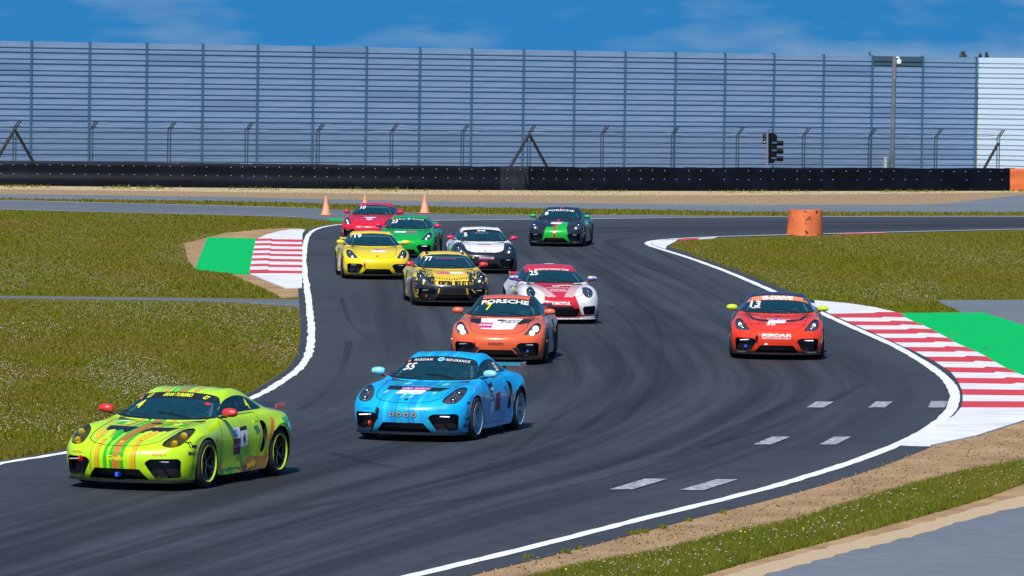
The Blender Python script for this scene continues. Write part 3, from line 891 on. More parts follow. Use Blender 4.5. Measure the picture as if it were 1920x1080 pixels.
def build_car(kind, anchor, side, yaw, label, body, mirror_c, wing_c, rim_c, roof_c=None, bonnet_c=None, lamps=None,
              drl=None, interior_glow=False, steer=0.0, wheel_lip=None, end_c=None, bulb_s=.95, wide=1.015, wing_at=(-1.90, .985, 1.05), suit='suit_navy', person_label=None, wing=True, spokes_c=None):
    """anchor = the ground point under the outer face of a front wheel; side=+1 its left wheel, -1 its right one"""
    D = BODY[kind]
    h = R(yaw)
    fx, fy = math.sin(h), -math.cos(h)            # heading
    lx, ly = -fy, fx                              # to its left
    ax, ay = 1.24, .915 * wide * side
    ox = anchor.x - fx * ax - lx * ay; oy = anchor.y - fy * ax - ly * ay
    rz = math.atan2(fy, fx)
    car = empty('race_car', (ox, oy, .016), rz)
    car.scale = CS = (1.0, wide, 1.0)
    tag(car, label, 'race car', 'sports race cars running through the bend')
    pm = MATS[body]
    def part(name, me, m_=None, parent=car, loc=None, rot=None, scale=None):
        o = link(name, me, parent, loc, rot)
        if scale: o.scale = scale
        if m_ is not None: slot_obj(o, MATS[m_] if isinstance(m_, str) else m_)
        return o
    part('body', D['body'], pm)
    part('bonnet', D['bonnet'], MATS[bonnet_c] if bonnet_c else pm)
    for i, sg in enumerate((1, -1)):
        dr = part('door', D['doors'][i], pm)
        part('panel_gap', D['seams'][1 + i], parent=dr)
        hd = MB(); hd.box((-.44, sg * .868, .80), (.13, .03, .022)); hd.build('door_handle', pm, dr)
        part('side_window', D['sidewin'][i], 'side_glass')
        hl = part('headlight', D['lenses'][i], 'lens_clear')
        part('lamp_housing', D['houses'][i], parent=hl)
        if kind == 'oval': spots = [(.745, .742, 1.15), (.70, .648, 1.05)]
        elif kind == 'slant': spots = [(.735, .715, 1.2), (.675, .635, 1.0)]
        else: spots = [(.645, .735, 1.25), (.645, .655, .9)]
        for q, (yy, zz, sc) in enumerate(spots):
            p = surf(D, sg * yy, zz, -.035)
            part('projector_lamp', BODY['proj'], parent=hl, loc=p, scale=(sc, sc, sc))
            part('bulb', BODY['bulb'], (lamps or ('chrome', 'chrome'))[q], parent=hl, loc=p + Vector((.012, 0, 0)), scale=(sc, sc * bulb_s, sc * bulb_s))
        si = part('side_intake', D['sides'][i])
        if kind != 'round':
            p = surf(D, sg * .63, .395, -.004); ang = -sg * R(26)
            part('running_lamp', BODY['drlbar'], drl or 'drl_off', parent=si, loc=p + Vector((.004, 0, -.0)), rot=(0, 0, ang), scale=(1, .62, .5))
            part('door_intake', D['vents'][i])
        mi = part('mirror', BODY['mirror'], mirror_c, loc=(.50, sg * .795, .965), scale=(1, sg, 1))
        part('mirror_stalk', BODY['stalk'], parent=mi)
    part('front_intake', D['centre'])
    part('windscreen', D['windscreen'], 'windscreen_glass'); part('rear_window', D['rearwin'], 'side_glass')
    part('panel_gap', D['seams'][0]); part('front_splitter', D['splitter']); part('underfloor', D['floor'])
    part('wheel_arch_liner', D['liner'])
    part('dashboard', BODY['dash']); part('cabin_floor', BODY['tub']); part('roll_cage', BODY['cage'])
    part('seat', BODY['seat'], loc=(0, .34, 0)); part('steering_wheel', BODY['steer'], loc=(.20, .34, .74), rot=(0, R(-18), 0))
    part('wiper', BODY['wiper'])
    for sx in (1, -1):
        for sg in (1, -1):
            w = part('wheel', BODY['spokes'], spokes_c or rim_c, loc=(1.24 * sx, sg * (.785 if sx > 0 else .765), .332), rot=(0, R(random.uniform(0, 72)), (steer if sx > 0 else 0)), scale=(1, sg, 1))
            w.rotation_mode = 'ZYX' if False else 'XYZ'
            part('rim', BODY['rim'], rim_c, parent=w); part('rim_lip', BODY['lip'], wheel_lip or rim_c, parent=w); part('tyre', BODY['tyre'], parent=w); part('brake_disc', BODY['disc'], parent=w)
    if wing:
        wg = part('rear_wing', BODY['wing'], wing_c, loc=(wing_at[0], 0, wing_at[1]), scale=(1.1, wing_at[2], .85))
        for sg in (1, -1):
            part('end_plate', BODY['endplate'], end_c or wing_c, parent=wg, loc=(0, sg * .70 - (.012 if sg < 0 else 0), 0))
            part('wing_upright', BODY['upright'], parent=wg, loc=(.0, sg * .42, .01))
    # the driver sits in the car: a thing of its own
    pr = link('person', BODY['person'], None, (ox, oy, .016), (0, 0, rz)); slot_obj(pr, MATS[suit]); pr.scale = CS
    tag(pr, person_label, 'person', 'drivers at the wheel')
    hm = link('helmet', BODY['helmet'], pr, (-.27, .34, 1.005)); link('visor', BODY['visor'], hm)
    car['_k'] = kind
    del car['_k']
    return car, Prints(D, car)
# ================================================================ GROUND, ROADS, KERBS
def spl(pts, n=8):
    """open Catmull-Rom through the points"""
    P_ = [Vector(p) for p in pts]; out = []
    for i in range(len(P_) - 1):
        a = P_[max(0, i - 1)]; b = P_[i]; c = P_[i + 1]; d = P_[min(len(P_) - 1, i + 2)]
        for k in range(n):
            t = k / n
            out.append(0.5 * ((2 * b) + (c - a) * t + (2 * a - 5 * b + 4 * c - d) * t * t + (3 * b - a - 3 * c + d) * t ** 3))
    out.append(P_[-1])
    return out
def gpath(px, n=8, z=0.0):
    return [G(p.x, p.y, z) for p in spl(px, n)]
def offs(path, d):
    out = []
    for i, p in enumerate(path):
        t = (path[min(i + 1, len(path) - 1)] - path[max(i - 1, 0)]); t.z = 0; t.normalize()
        out.append(p + Vector((-t.y, t.x, 0)) * (d(i / (len(path) - 1)) if callable(d) else d))
    return out
def sheet(name, pts, z, m_, kind='structure', parent=None, label=None, jag=0.0):
    if jag:
        q_ = []
        for i, p in enumerate(pts):
            n_ = pts[(i + 1) % len(pts)]; k = min(60, max(1, int((n_ - p).length / .25)))
            for j in range(k):
                c = p.lerp(n_, j / k); q_.append(c + Vector((RNG.uniform(-jag, jag), RNG.uniform(-jag, jag) * 2.2, 0)))
        pts = q_
    b = bmesh.new(); vs = [b.verts.new((p.x, p.y, z)) for p in pts]
    f = b.faces.new(vs); bmesh.ops.triangulate(b, faces=[f])
    b.normal_update()
    if b.faces and sum(f.normal.z for f in b.faces) < 0: bmesh.ops.reverse_faces(b, faces=b.faces)
    me = bpy.data.meshes.new(name); b.to_mesh(me); b.free(); me.materials.append(m_)
    o = link(name, me, parent)
    if kind: o['kind'] = kind
    return o
def ribbon(name, path, w, z, m_, kind='structure', jit=0.0, parent=None):
    a, c = [], []
    for i, p in enumerate(path):
        t = (path[min(i + 1, len(path) - 1)] - path[max(i - 1, 0)]); t.z = 0; t.normalize()
        n = Vector((-t.y, t.x, 0)); ww = w / 2
        a.append(p + n * (ww + random.uniform(-jit, jit))); c.append(p - n * (ww + random.uniform(-jit, jit)))
    n = len(path)
    me = mesh_from(name, [(p.x, p.y, z) for p in a + c], [(i, n + i, n + i + 1, i + 1) for i in range(n - 1)], [m_])
    o = link(name, me, parent)
    if kind: o['kind'] = kind
    return o

# --- materials
g_base = mat('soil_and_turf', (.10, .10, .02), 0.95, spec=0.1); q = NB(g_base); v = q.coord('Object')
n1 = q.noise(v, .22, 5, .6); n2 = q.noise(v, 3.0, 5, .65)
c = q.mix(q.ramp(n1, [(.40, (0, 0, 0)), (.66, (1, 1, 1))]), (.112, .112, .004), (.150, .115, .020))
c = q.mix(q.math('MULTIPLY', q.ramp(n2, [(.35, (0, 0, 0)), (.7, (1, 1, 1))]), .5), c, (.060, .072, .008))
q.l(c, q.b.inputs['Base Color']); q.bump(n2, .5, .05)
def asphalt(name, lo, hi, rough, warm=0.0, fine=60):
    m_ = mat(name, lo, rough, spec=0.45); q = NB(m_); v = q.coord('Object')
    n1 = q.noise(v, .11, 5, .6); n2 = q.noise(v, fine, 3, .7); n3 = q.noise(v, 2.2, 5, .65)
    f = q.math('ADD', q.math('MULTIPLY', n1, .5), q.math('MULTIPLY', n3, .5))
    c = q.mix(q.ramp(f, [(.38, (0, 0, 0)), (.62, (1, 1, 1))]), lo, hi)
    c = q.mix(q.math('MULTIPLY', q.ramp(n2, [(.52, (0, 0, 0)), (.75, (1, 1, 1))]), .22), c, (.16, .165, .17))
    q.l(c, q.b.inputs['Base Color']); q.bump(n2, .35, .006)
    return m_
asp = asphalt('race_asphalt', (.025, .030, .038), (.043, .050, .062), .72)
asp_grey = asphalt('old_asphalt', (.112, .135, .165), (.155, .180, .212), .85)
asp_far = asphalt('weathered_asphalt', (.088, .108, .138), (.122, .142, .170), .85)
sand_m = mat('sand', (.42, .27, .14), .95, spec=.1); q = NB(sand_m); v = q.coord('Object')
n1 = q.noise(v, .9, 6, .65); n2 = q.noise(v, 14, 5, .7)
c = q.mix(q.ramp(n1, [(.35, (0, 0, 0)), (.68, (1, 1, 1))]), (.26, .165, .09), (.44, .29, .165))
c = q.mix(q.ramp(n2, [(.62, (0, 0, 0)), (.72, (1, 1, 1))]), c, (.18, .125, .075))
q.l(c, q.b.inputs['Base Color']); q.bump(n2, .6, .03)
dust_m = mat('pale_dust', (.55, .43, .28), .95, spec=.1); q = NB(dust_m); v = q.coord('Object')
n2 = q.noise(v, 9, 5, .7); q.l(q.mix(n2, (.37, .265, .155), (.52, .42, .29)), q.b.inputs['Base Color'])
grav_m = mat('gravel', (.3, .2, .12), .95, spec=.1); q = NB(grav_m); v = q.coord('Object', scale=(.35, 1, 1))
n1 = q.noise(v, .35, 4, .6); n2 = q.noise(v, 6, 5, .75)
c = q.mix(q.ramp(n2, [(.3, (0, 0, 0)), (.7, (1, 1, 1))]), (.21, .145, .085), (.40, .29, .18))
c = q.mix(q.math('MULTIPLY', q.ramp(n1, [(.55, (0, 0, 0)), (.75, (1, 1, 1))]), .35), c, (.13, .14, .03))
q.l(c, q.b.inputs['Base Color']); q.bump(n2, .8, .05)
grav_p = mat('pale_gravel', (.5, .4, .25), .95, spec=.1); q = NB(grav_p); v = q.coord('Object', scale=(.35, 1, 1))
n2 = q.noise(v, 5, 5, .75); q.l(q.mix(q.ramp(n2, [(.3, (0, 0, 0)), (.7, (1, 1, 1))]), (.34, .26, .14), (.60, .49, .30)), q.b.inputs['Base Color'])
def road_paint(name, col, wear=.5, dark=(.08, .08, .10), sc=(1, 1, 1)):
    m_ = mat(name, col, .6); q = NB(m_); v = q.coord('Object', scale=sc)
    n1 = q.noise(v, 1.3, 6, .7); n2 = q.noise(v, 14, 4, .7)
    f = q.math('MULTIPLY', q.ramp(q.math('ADD', q.math('MULTIPLY', n1, .6), q.math('MULTIPLY', n2, .4)), [(.46, (0, 0, 0)), (.66, (1, 1, 1))]), wear)
    q.l(q.mix(f, tuple(col), dark), q.b.inputs['Base Color'])
    return m_
wht = road_paint('white_road_paint', (.82, .83, .85), .35, (.35, .36, .40))
wht_line = road_paint('white_line_paint', (.84, .85, .87), .45, (.30, .31, .35))
red_p = road_paint('red_kerb_paint', (.66, .045, .055), .70, (.20, .04, .06), (.5, 2.5, 1))
kw = road_paint('white_kerb_paint', (.80, .81, .84), .80, (.24, .24, .29), (.5, 2.5, 1))
grn_p = road_paint('green_runoff_paint', (.001, .46, .095), .6, (.002, .33, .10)); grn_p.node_tree.nodes['Principled BSDF'].inputs['Specular IOR Level'].default_value = .15
patch_m = mat('worn_grid_paint', (.38, .40, .43), .7); q = NB(patch_m); v = q.coord('Object')
q.l(q.mix(q.ramp(q.noise(v, 9, 5, .75), [(.42, (0, 0, 0)), (.62, (1, 1, 1))]), (.44, .46, .50), (.10, .105, .12)), q.b.inputs['Base Color'])

tag(link('ground', mesh_from('ground', [(-3000, -40, 0), (3000, -40, 0), (3000, 5500, 0), (-3000, 5500, 0)], [(0, 1, 2, 3)], [g_base])), kind='structure')

# --- the track
LP = [(-90, 895), (0, 871), (130, 849), (270, 815), (400, 776), (480, 744), (520, 722), (556, 697), (574, 675), (582, 650), (584, 620), (581, 590), (578, 560),
      (575, 535), (571, 510), (570, 480), (573, 455), (581, 438), (600, 428), (640, 421.5), (720, 417), (820, 414), (960, 412.2), (1100, 411), (1380, 407.5), (1700, 406.5), (1920, 406.5), (2060, 407)]
RP = [(2060, 427), (1920, 430), (1700, 435), (1500, 440), (1330, 445), (1250, 449.5), (1222, 453), (1214, 457), (1224, 463), (1250, 471), (1300, 487), (1370, 513), (1440, 543), (1500, 570),
      (1545, 590), (1600, 615), (1680, 651), (1745, 689), (1779, 718), (1790, 745), (1778, 776), (1740, 806), (1690, 832), (1600, 867), (1500, 899), (1400, 927), (1200, 976), (1000, 1027), (780, 1080), (600, 1124)]
LL, RR_ = gpath(LP, 10), gpath(RP, 10)
edgeL, edgeR = offs(LL, .24), offs(RR_, .55)
sheet('track', edgeL + edgeR + [Vector((-30, 5, 0))], .008, asp)
def wob(path, a):
    return [p + Vector((0.5, .5, 0)) * (a * math.sin(i * 1.7) + random.uniform(-a, a) * .5) for i, p in enumerate(path)]
ribbon('track_edge_line', wob(LL, .012), .16, .016, wht_line, jit=.015)
ribbon('track_edge_line', wob(RR_, .008), .19, .016, wht_line, jit=.012)
# rubber laid down along the bend
wear = bpy.data.materials.new('rubber_wear'); wear.use_nodes = True; t = wear.node_tree
MATS['rubber_wear'] = wear
pb = t.nodes['Principled BSDF']; pb.inputs['Base Color'].default_value = (.013, .014, .017, 1); pb.inputs['Roughness'].default_value = .62
uvn = t.nodes.new('ShaderNodeUVMap'); mp = t.nodes.new('ShaderNodeMapping'); mp.inputs['Scale'].default_value = (.30, 13, 1)
no = t.nodes.new('ShaderNodeTexNoise'); no.inputs['Scale'].default_value = 1.0; no.inputs['Detail'].default_value = 7; no.inputs['Roughness'].default_value = .62
rp = t.nodes.new('ShaderNodeValToRGB'); rp.color_ramp.elements[0].position = .42; rp.color_ramp.elements[1].position = .64
rp.color_ramp.elements[1].color = (.42, .42, .42, 1)
tp = t.nodes.new('ShaderNodeBsdfTransparent'); mx = t.nodes.new('ShaderNodeMixShader'); mo = t.nodes['Material Output']
t.links.new(uvn.outputs[0], mp.inputs[0]); t.links.new(mp.outputs[0], no.inputs['Vector']); t.links.new(no.outputs['Fac'], rp.inputs[0])
sx = t.nodes.new('ShaderNodeSeparateXYZ'); t.links.new(uvn.outputs[0], sx.inputs[0])
ed = t.nodes.new('ShaderNodeValToRGB'); e = ed.color_ramp.elements
e[0].position = 0; e[0].color = (0, 0, 0, 1); e[1].position = .18; e[1].color = (1, 1, 1, 1)
x = e.new(.85); x.color = (1, 1, 1, 1); x = e.new(1.0); x.color = (0, 0, 0, 1)
t.links.new(sx.outputs[1], ed.inputs[0])
ml = t.nodes.new('ShaderNodeMath'); ml.operation = 'MULTIPLY'
t.links.new(rp.outputs[0], ml.inputs[0]); t.links.new(ed.outputs[0], ml.inputs[1])
t.links.new(ml.outputs[0], mx.inputs[0]); t.links.new(tp.outputs[0], mx.inputs[1]); t.links.new(pb.outputs[0], mx.inputs[2]); t.links.new(mx.outputs[0], mo.inputs[0])
A_ = spl([(2060, 409), (1500, 412), (1000, 417), (760, 423), (640, 445), (606, 500), (606, 580), (612, 650), (585, 712), (450, 785), (200, 868), (-300, 1000)], 14)
B_ = spl([(2060, 425), (1500, 436), (1270, 446), (1195, 457), (1260, 485), (1420, 545), (1600, 625), (1725, 692), (1745, 760), (1500, 880), (1000, 1010), (100, 1290)], 14)
vs, fs, uv = [], [], []
NW = 24; s_acc = 0
for i, (a, b_) in enumerate(zip(A_, B_)):
    if i: s_acc += (G(*a.lerp(b_, .5)) - G(*A_[i - 1].lerp(B_[i - 1], .5))).length
    for k in range(NW + 1):
        p = G(*a.lerp(b_, k / NW)); vs.append((p.x, p.y, .012)); uv.append((s_acc / 14.0, k / NW))
for i in range(len(A_) - 1):
    for k in range(NW):
        j = i * (NW + 1) + k; fs.append((j, j + 1, j + NW + 2, j + NW + 1))
me = mesh_from('rubbered_line', vs, fs, [wear]); ul = me.uv_layers.new(name='UVMap')
for l_ in me.loops: ul.data[l_.index].uv = uv[l_.vertex_index]
tag(link('rubbered_line', me), kind='structure')
# single tyre marks
mark = bpy.data.materials.new('tyre_mark'); mark.use_nodes = True; t = mark.node_tree; MATS['tyre_mark'] = mark
pb = t.nodes['Principled BSDF']; pb.inputs['Base Color'].default_value = (.008, .009, .011, 1); pb.inputs['Roughness'].default_value = .6
tp = t.nodes.new('ShaderNodeBsdfTransparent'); mx = t.nodes.new('ShaderNodeMixShader'); mo = t.nodes['Material Output']
no = t.nodes.new('ShaderNodeTexNoise'); no.inputs['Scale'].default_value = 1.4; no.inputs['Detail'].default_value = 4
mr = t.nodes.new('ShaderNodeMapRange'); mr.inputs[1].default_value = .35; mr.inputs[2].default_value = .7; mr.inputs[3].default_value = .05; mr.inputs[4].default_value = .30
t.links.new(no.outputs[0], mr.inputs[0]); t.links.new(mr.outputs[0], mx.inputs[0]); t.links.new(tp.outputs[0], mx.inputs[1]); t.links.new(pb.outputs[0], mx.inputs[2]); t.links.new(mx.outputs[0], mo.inputs[0])
for c_ in ([(1145, 575), (1185, 610), (1202, 650), (1190, 700), (1150, 760), (1080, 815)], [(1190, 565), (1225, 600), (1240, 655), (1225, 720), (1170, 790)],
           [(1040, 640), (1075, 680), (1080, 730), (1040, 790), (960, 850)], [(1230, 470), (1300, 505), (1345, 530)], [(1120, 480), (1240, 510), (1330, 560)],
           [(620, 850), (760, 880), (930, 870)], [(560, 770), (600, 745), (640, 700), (655, 640)], [(1250, 860), (1380, 800), (1500, 750)], [(700, 960), (1000, 915), (1250, 840)],
           [(300, 1000), (700, 930), (1050, 850)], [(1320, 840), (1480, 790), (1620, 720)], [(640, 560), (660, 610), (700, 640)]):
    ribbon('tyre_mark', gpath(c_, 8), random.uniform(.10, .20), .0165, mark)
# grid boxes
for k, qd in enumerate([[(1512, 766), (1544, 766), (1564, 755), (1530, 755)], [(1628, 766), (1659, 766), (1674, 755), (1642, 755)], [(1740, 766), (1771, 766), (1777, 754), (1746, 754)],
           [(1412, 835.5), (1446, 835.5), (1482, 821), (1447, 821)], [(1536, 835.5), (1568, 835.5), (1596, 821), (1564, 821)],
           [(1143, 920), (1187, 920), (1252, 900), (1209, 900)], [(1272, 921.5), (1319, 921.5), (1384, 901), (1344, 901)]]):
    sheet('grid_marking', [G(*p) for p in qd], .020, patch_m)
thin = road_paint('thin_line_paint', (.22, .24, .27), .8, (.05, .05, .06))
for y in (487, 503): ribbon('grid_marking', gpath([(582, y), (640, y)], 4), .05, .020, thin)

# --- roads and strips beyond the track
def strip(name, top, bot, z, m_):
    return sheet(name, gpath(top, 6) + gpath(bot[::-1], 6), z, m_)
rd1_top = [(-80, 374), (0, 375), (240, 381), (480, 387), (660, 394), (880, 402), (1200, 403), (1380, 405), (1920, 405), (2060, 405)]
rd1_bot = [(-80, 392), (0, 393), (240, 399), (480, 405), (560, 408), (612, 413.5), (720, 416), (880, 412.6), (1200, 409.6), (1380, 407.2), (1920, 406.4), (2060, 406.4)]
gs_top = [(-80, 371.5), (0, 372.5), (240, 375.5), (480, 379), (880, 390), (1200, 393.5), (1380, 398), (1920, 399), (2060, 399)]
rd2_top = [(-80, 363), (0, 364), (240, 367), (480, 371), (880, 379), (1200, 382), (1380, 384), (1600, 384), (1750, 383), (1850, 373), (1920, 365), (2060, 352)]
base_ln = [(-120, 346), (0, 348), (480, 353), (940, 357), (1380, 358.5), (1900, 358), (2060, 357)]
strip('service_road', rd1_top, rd1_bot, .004, asp_far)
strip('service_road', rd2_top, gs_top, .004, asp_grey)
strip('gravel_bed', [(-160, 325), (0, 326), (940, 334), (1900, 337), (2100, 338)], rd2_top, .0025, grav_m)
strip('gravel_bed', base_ln, [(-120, 354), (0, 355), (480, 361), (940, 366), (1380, 366), (1900, 361), (2060, 357.6)], .0055, grav_p)
ribbon('road_edge_line', gpath([(-80, 374.6), (0, 375.6), (240, 381.6), (480, 387.6), (600, 391)], 6), .16, .012, wht_line)
ribbon('road_edge_line', gpath([(-80, 391.5), (0, 392.6), (240, 398.6), (480, 404.4), (560, 407)], 6), .10, .012, wht_line)
ribbon('road_edge_line', gpath([(880, 403), (1200, 404), (1380, 405.6), (1920, 405.6)], 6), .10, .012, wht_line)
sheet('path', gpath([(-80, 554), (0, 555), (300, 558.5), (555, 562), (572, 556), (576, 580)], 1) + gpath([(566, 590), (552, 575), (440, 567), (300, 563.5), (0, 559.5), (-80, 558.5)], 1), .0045, asp_far)
sheet('service_road', gpath([(1748, 563), (2100, 561), (2100, 665), (1925, 613), (1842, 587.5), (1802, 586)], 1), .004, asp_grey)
# sand at the corners
sheet('sand_patch', gpath([(340, 457), (380, 440), (450, 434), (520, 428), (560, 428), (574, 436), (574, 470), (480, 475), (380, 506), (352, 492)], 3), .0030, sand_m, jag=.10)
sheet('sand_patch', gpath([(430, 512), (470, 512), (520, 530), (566, 538), (572, 552), (556, 557), (528, 558), (500, 545), (450, 525)], 3), .0030, sand_m, jag=.10)
sheet('sand_patch', gpath([(2060, 770), (1920, 790), (1745, 836), (1661, 862), (1575, 891), (1431, 937), (1307, 969), (1158, 1005), (1000, 1043), (840, 1084), (700, 1125)], 4) +
      gpath([(1000, 1125), (1364, 1082), (1527, 1038), (1719, 993), (1814, 964), (1920, 938), (2060, 900)], 4), .003, sand_m, jag=.05)
sheet('sand_patch', gpath([(1290, 1125), (1364, 1080), (1527, 1033), (1719, 985), (1814, 957), (1920, 930), (2060, 893)], 4) +
      gpath([(2060, 915), (1920, 950), (1814, 975), (1719, 1004), (1527, 1053), (1400, 1090), (1330, 1125)], 4), .0065, dust_m, jag=.035)
sheet('service_road', gpath([(2100, 890), (1920, 938), (1814, 964), (1719, 993), (1527, 1038), (1364, 1082), (1260, 1130)], 4) + [G(1500, 1200), G(2300, 1200)], .0045, asp_grey)

# --- kerbs (raised concrete, painted)
KB = [((1556, 590), (1686, 589)), ((1573, 597), (1698, 599)), ((1588, 603.5), (1713, 606.5)), ((1604, 611), (1732, 614)), ((1622, 619), (1746, 621)), ((1641, 627), (1762, 629.5)),
      ((1658, 635), (1777, 637.5)), ((1677, 643.5), (1791, 646)), ((1696, 652), (1811, 655)), ((1716, 660.5), (1832, 664)), ((1735, 670), (1850, 673)), ((1753, 679.5), (1866, 683)),
      ((1770, 690), (1886, 694)), ((1783, 699.5), (1908, 704)), ((1792, 710), (1933, 714)), ((1798, 720), (1957, 725)), ((1803, 731), (1982, 736)), ((1805, 742), (2003, 747)), ((1805, 754), (2020, 757)), ((1802, 767), (2030, 768))]
def kerb_piece(a0, b0, a1, b1, m_, parent, hs=(.018, .032, .036, .058, .05)):
    ts = (0, .62, .64, .68, 1.0)
    A0, B0, A1, B1 = G(*a0), G(*b0), G(*a1), G(*b1); vs = []
    for (p, q_) in ((A0, B0), (A1, B1)):
        for tt, h in zip(ts, hs):
            w = p.lerp(q_, tt); vs.append((w.x, w.y, h))
        vs.append((q_.x, q_.y, -.02)); vs.append((p.x, p.y, -.02))
    fs = [(i, i + 1, 8 + i, 7 + i) for i in range(6)] + [(0, 7, 13, 6), tuple(range(7))[::-1], tuple(range(7, 14))]
    me = mesh_from('kerb_stripe', vs, fs, [m_])
    b = bmesh.new(); b.from_mesh(me); bmesh.ops.recalc_face_normals(b, faces=b.faces); b.to_mesh(me); b.free()
    return link('kerb_stripe', me, parent)
kr = tag(empty('kerb', (0, 0, 0)), 'long red and white striped kerb curving round the right hand edge of the track', 'kerb')
for i in range(len(KB) - 1): kerb_piece(*KB[i], *KB[i + 1], red_p if i % 2 == 0 else kw, kr)
def slab(name, px, h, m_, parent, n=1):
    pts = gpath(px, n) if n > 1 else [G(*p) for p in px]
    b = bmesh.new(); vs = [b.verts.new((p.x, p.y, -.02)) for p in pts]; f = b.faces.new(vs)
    r_ = bmesh.ops.extrude_face_region(b, geom=[f]); 
    for v_ in [g for g in r_['geom'] if isinstance(g, bmesh.types.BMVert)]: v_.co.z = h
    bmesh.ops.recalc_face_normals(b, faces=b.faces)
    me = bpy.data.meshes.new(name); b.to_mesh(me); b.free(); me.materials.append(m_)
    return link(name, me, parent)
slab('kerb_end', [(1802, 767.4), (2030, 768.4), (1990, 777), (1920, 791), (1830, 820), (1745, 838), (1674, 836), (1712, 824), (1752, 803), (1788, 783)], .034, kw, kr)
slab('kerb_end', [(1555, 589.4), (1685, 588.6), (1640, 578), (1590, 570.5), (1528, 565), (1512, 569)], .030, kw, kr)
k3 = tag(empty('kerb', (0, 0, 0)), 'small white and red kerb tip where the two track edges meet by the dark car', 'kerb')
slab('kerb_end', [(1218, 456.8), (1232, 452.3), (1272, 449.8), (1268, 452.5), (1262, 456), (1250, 462.5), (1248, 468), (1228, 462)], .025, kw, k3)
slab('kerb_stripe', [(1272, 449.6), (1316, 446.8), (1306, 450), (1270, 452.3)], .025, red_p, k3)
slab('kerb_stripe', [(1316, 446.8), (1346, 445.2), (1338, 447.8), (1307, 449.8)], .022, kw, k3)
slab('kerb_stripe', [(1572, 439.2), (1662, 436.2), (1662, 437.6), (1572, 440.6)], .02, red_p, k3)
kl = tag(empty('kerb', (0, 0, 0)), 'short red and white striped kerb beside the green patch at the left hand track edge', 'kerb')
ys = [450.3, 454.8, 459, 463.4, 468.5, 472.8, 477.6, 482, 487.4, 492, 498, 502.6, 509, 513.8]
for i in range(len(ys) - 1):
    xa, xb = lerp(480, 467.5, i / 13), lerp(480, 467.5, (i + 1) / 13)
    kerb_piece((567, ys[i]), (xa, ys[i]), (567, ys[i + 1]), (xb, ys[i + 1]), red_p if i % 2 == 0 else kw, kl)
slab('kerb_end', [(480, 449.8), (500, 441), (520, 435.5), (543, 431.5), (572, 431.5), (567, 440), (567, 449.8)], .03, kw, kl)
slab('kerb_end', [(467.5, 514.3), (567, 514.3), (566, 541), (534, 541.5), (500, 528)], .03, kw, kl)
gr = slab('green_runoff', [KB[0][1]] + [b_ for a, b_ in KB[1:18]] + [(2110, 747), (2110, 668), (1925, 613.5), (1842, 588)], .03, grn_p, None); gr['kind'] = 'structure'
gr = slab('green_runoff', [(389, 446.5), (479.6, 448.5), (479.6, 450.3), (467, 515.5), (412, 512), (365, 507)], .03, grn_p, None); gr['kind'] = 'structure'
gr = slab('green_runoff', [(612, 411), (652, 410), (652, 414.4), (622, 415)], .02, grn_p, None); gr['kind'] = 'structure'

# --- turf: blades and seed heads
def scatter_px(poly, n, holes=(), clump=None):
    xs = [p[0] for p in poly]; ys = [p[1] for p in poly]
    out = []
    P_ = np.array(poly, float)
    while len(out) < n:
        m_ = (n - len(out)) * 2 + 200
        x = RNG.uniform(min(xs), max(xs), m_); y = RNG.uniform(min(ys), max(ys), m_)
        def inside(poly_):
            c = np.zeros(m_, bool); j = len(poly_) - 1
            for i in range(len(poly_)):
                xi, yi = poly_[i]; xj, yj = poly_[j]
                if yi != yj:
                    c ^= ((yi > y) != (yj > y)) & (x < (xj - xi) * (y - yi) / (yj - yi) + xi)
                j = i
            return c
        k = inside(poly)
        for h in holes: k &= ~inside(h)
        if clump is not None: k &= clump(x, y) > RNG.uniform(0, 1, m_)
        out += list(zip(x[k], y[k]))
    a = np.array(out[:n])
    # to the ground plane
    F, Rv, U = np.array(_F), np.array(_R), np.array(_U)
    d = F[None] + np.outer((a[:, 0] - 960) / FPX, Rv) + np.outer((540 - a[:, 1]) / FPX, U)
    t = -CAMH / d[:, 2]
    return d[:, 0] * t, d[:, 1] * t
def blades(name, x, y, h, w, m_, label=None):
    n = len(x); a = RNG.uniform(0, 2 * math.pi, n); hh = h * RNG.uniform(.5, 1.3, n); ww = w * RNG.uniform(.6, 1.3, n)
    la = RNG.uniform(0, 2 * math.pi, n); le = hh * RNG.uniform(0, .6, n)
    V = np.zeros((n, 3, 3)); dx, dy = np.cos(a) * ww / 2, np.sin(a) * ww / 2
    V[:, 0, 0], V[:, 0, 1] = x - dx, y - dy; V[:, 1, 0], V[:, 1, 1] = x + dx, y + dy
    V[:, 2, 0], V[:, 2, 1], V[:, 2, 2] = x + np.cos(la) * le, y + np.sin(la) * le, hh
    return np_mesh(name, V.reshape(-1, 3), np.arange(3 * n).reshape(-1, 3), m_)
def np_mesh(name, V, F_, m_):
    me = bpy.data.meshes.new(name)
    me.vertices.add(len(V)); me.vertices.foreach_set('co', V.astype(np.float32).ravel())
    k = F_.shape[1]
    me.loops.add(F_.size); me.loops.foreach_set('vertex_index', F_.astype(np.int32).ravel())
    me.polygons.add(len(F_)); me.polygons.foreach_set('loop_start', np.arange(0, F_.size, k, dtype=np.int32))
    me.polygons.foreach_set('loop_total', np.full(len(F_), k, np.int32))
    me.update(calc_edges=True); me.materials.append(m_)
    return tag(link(name, me), kind='stuff')
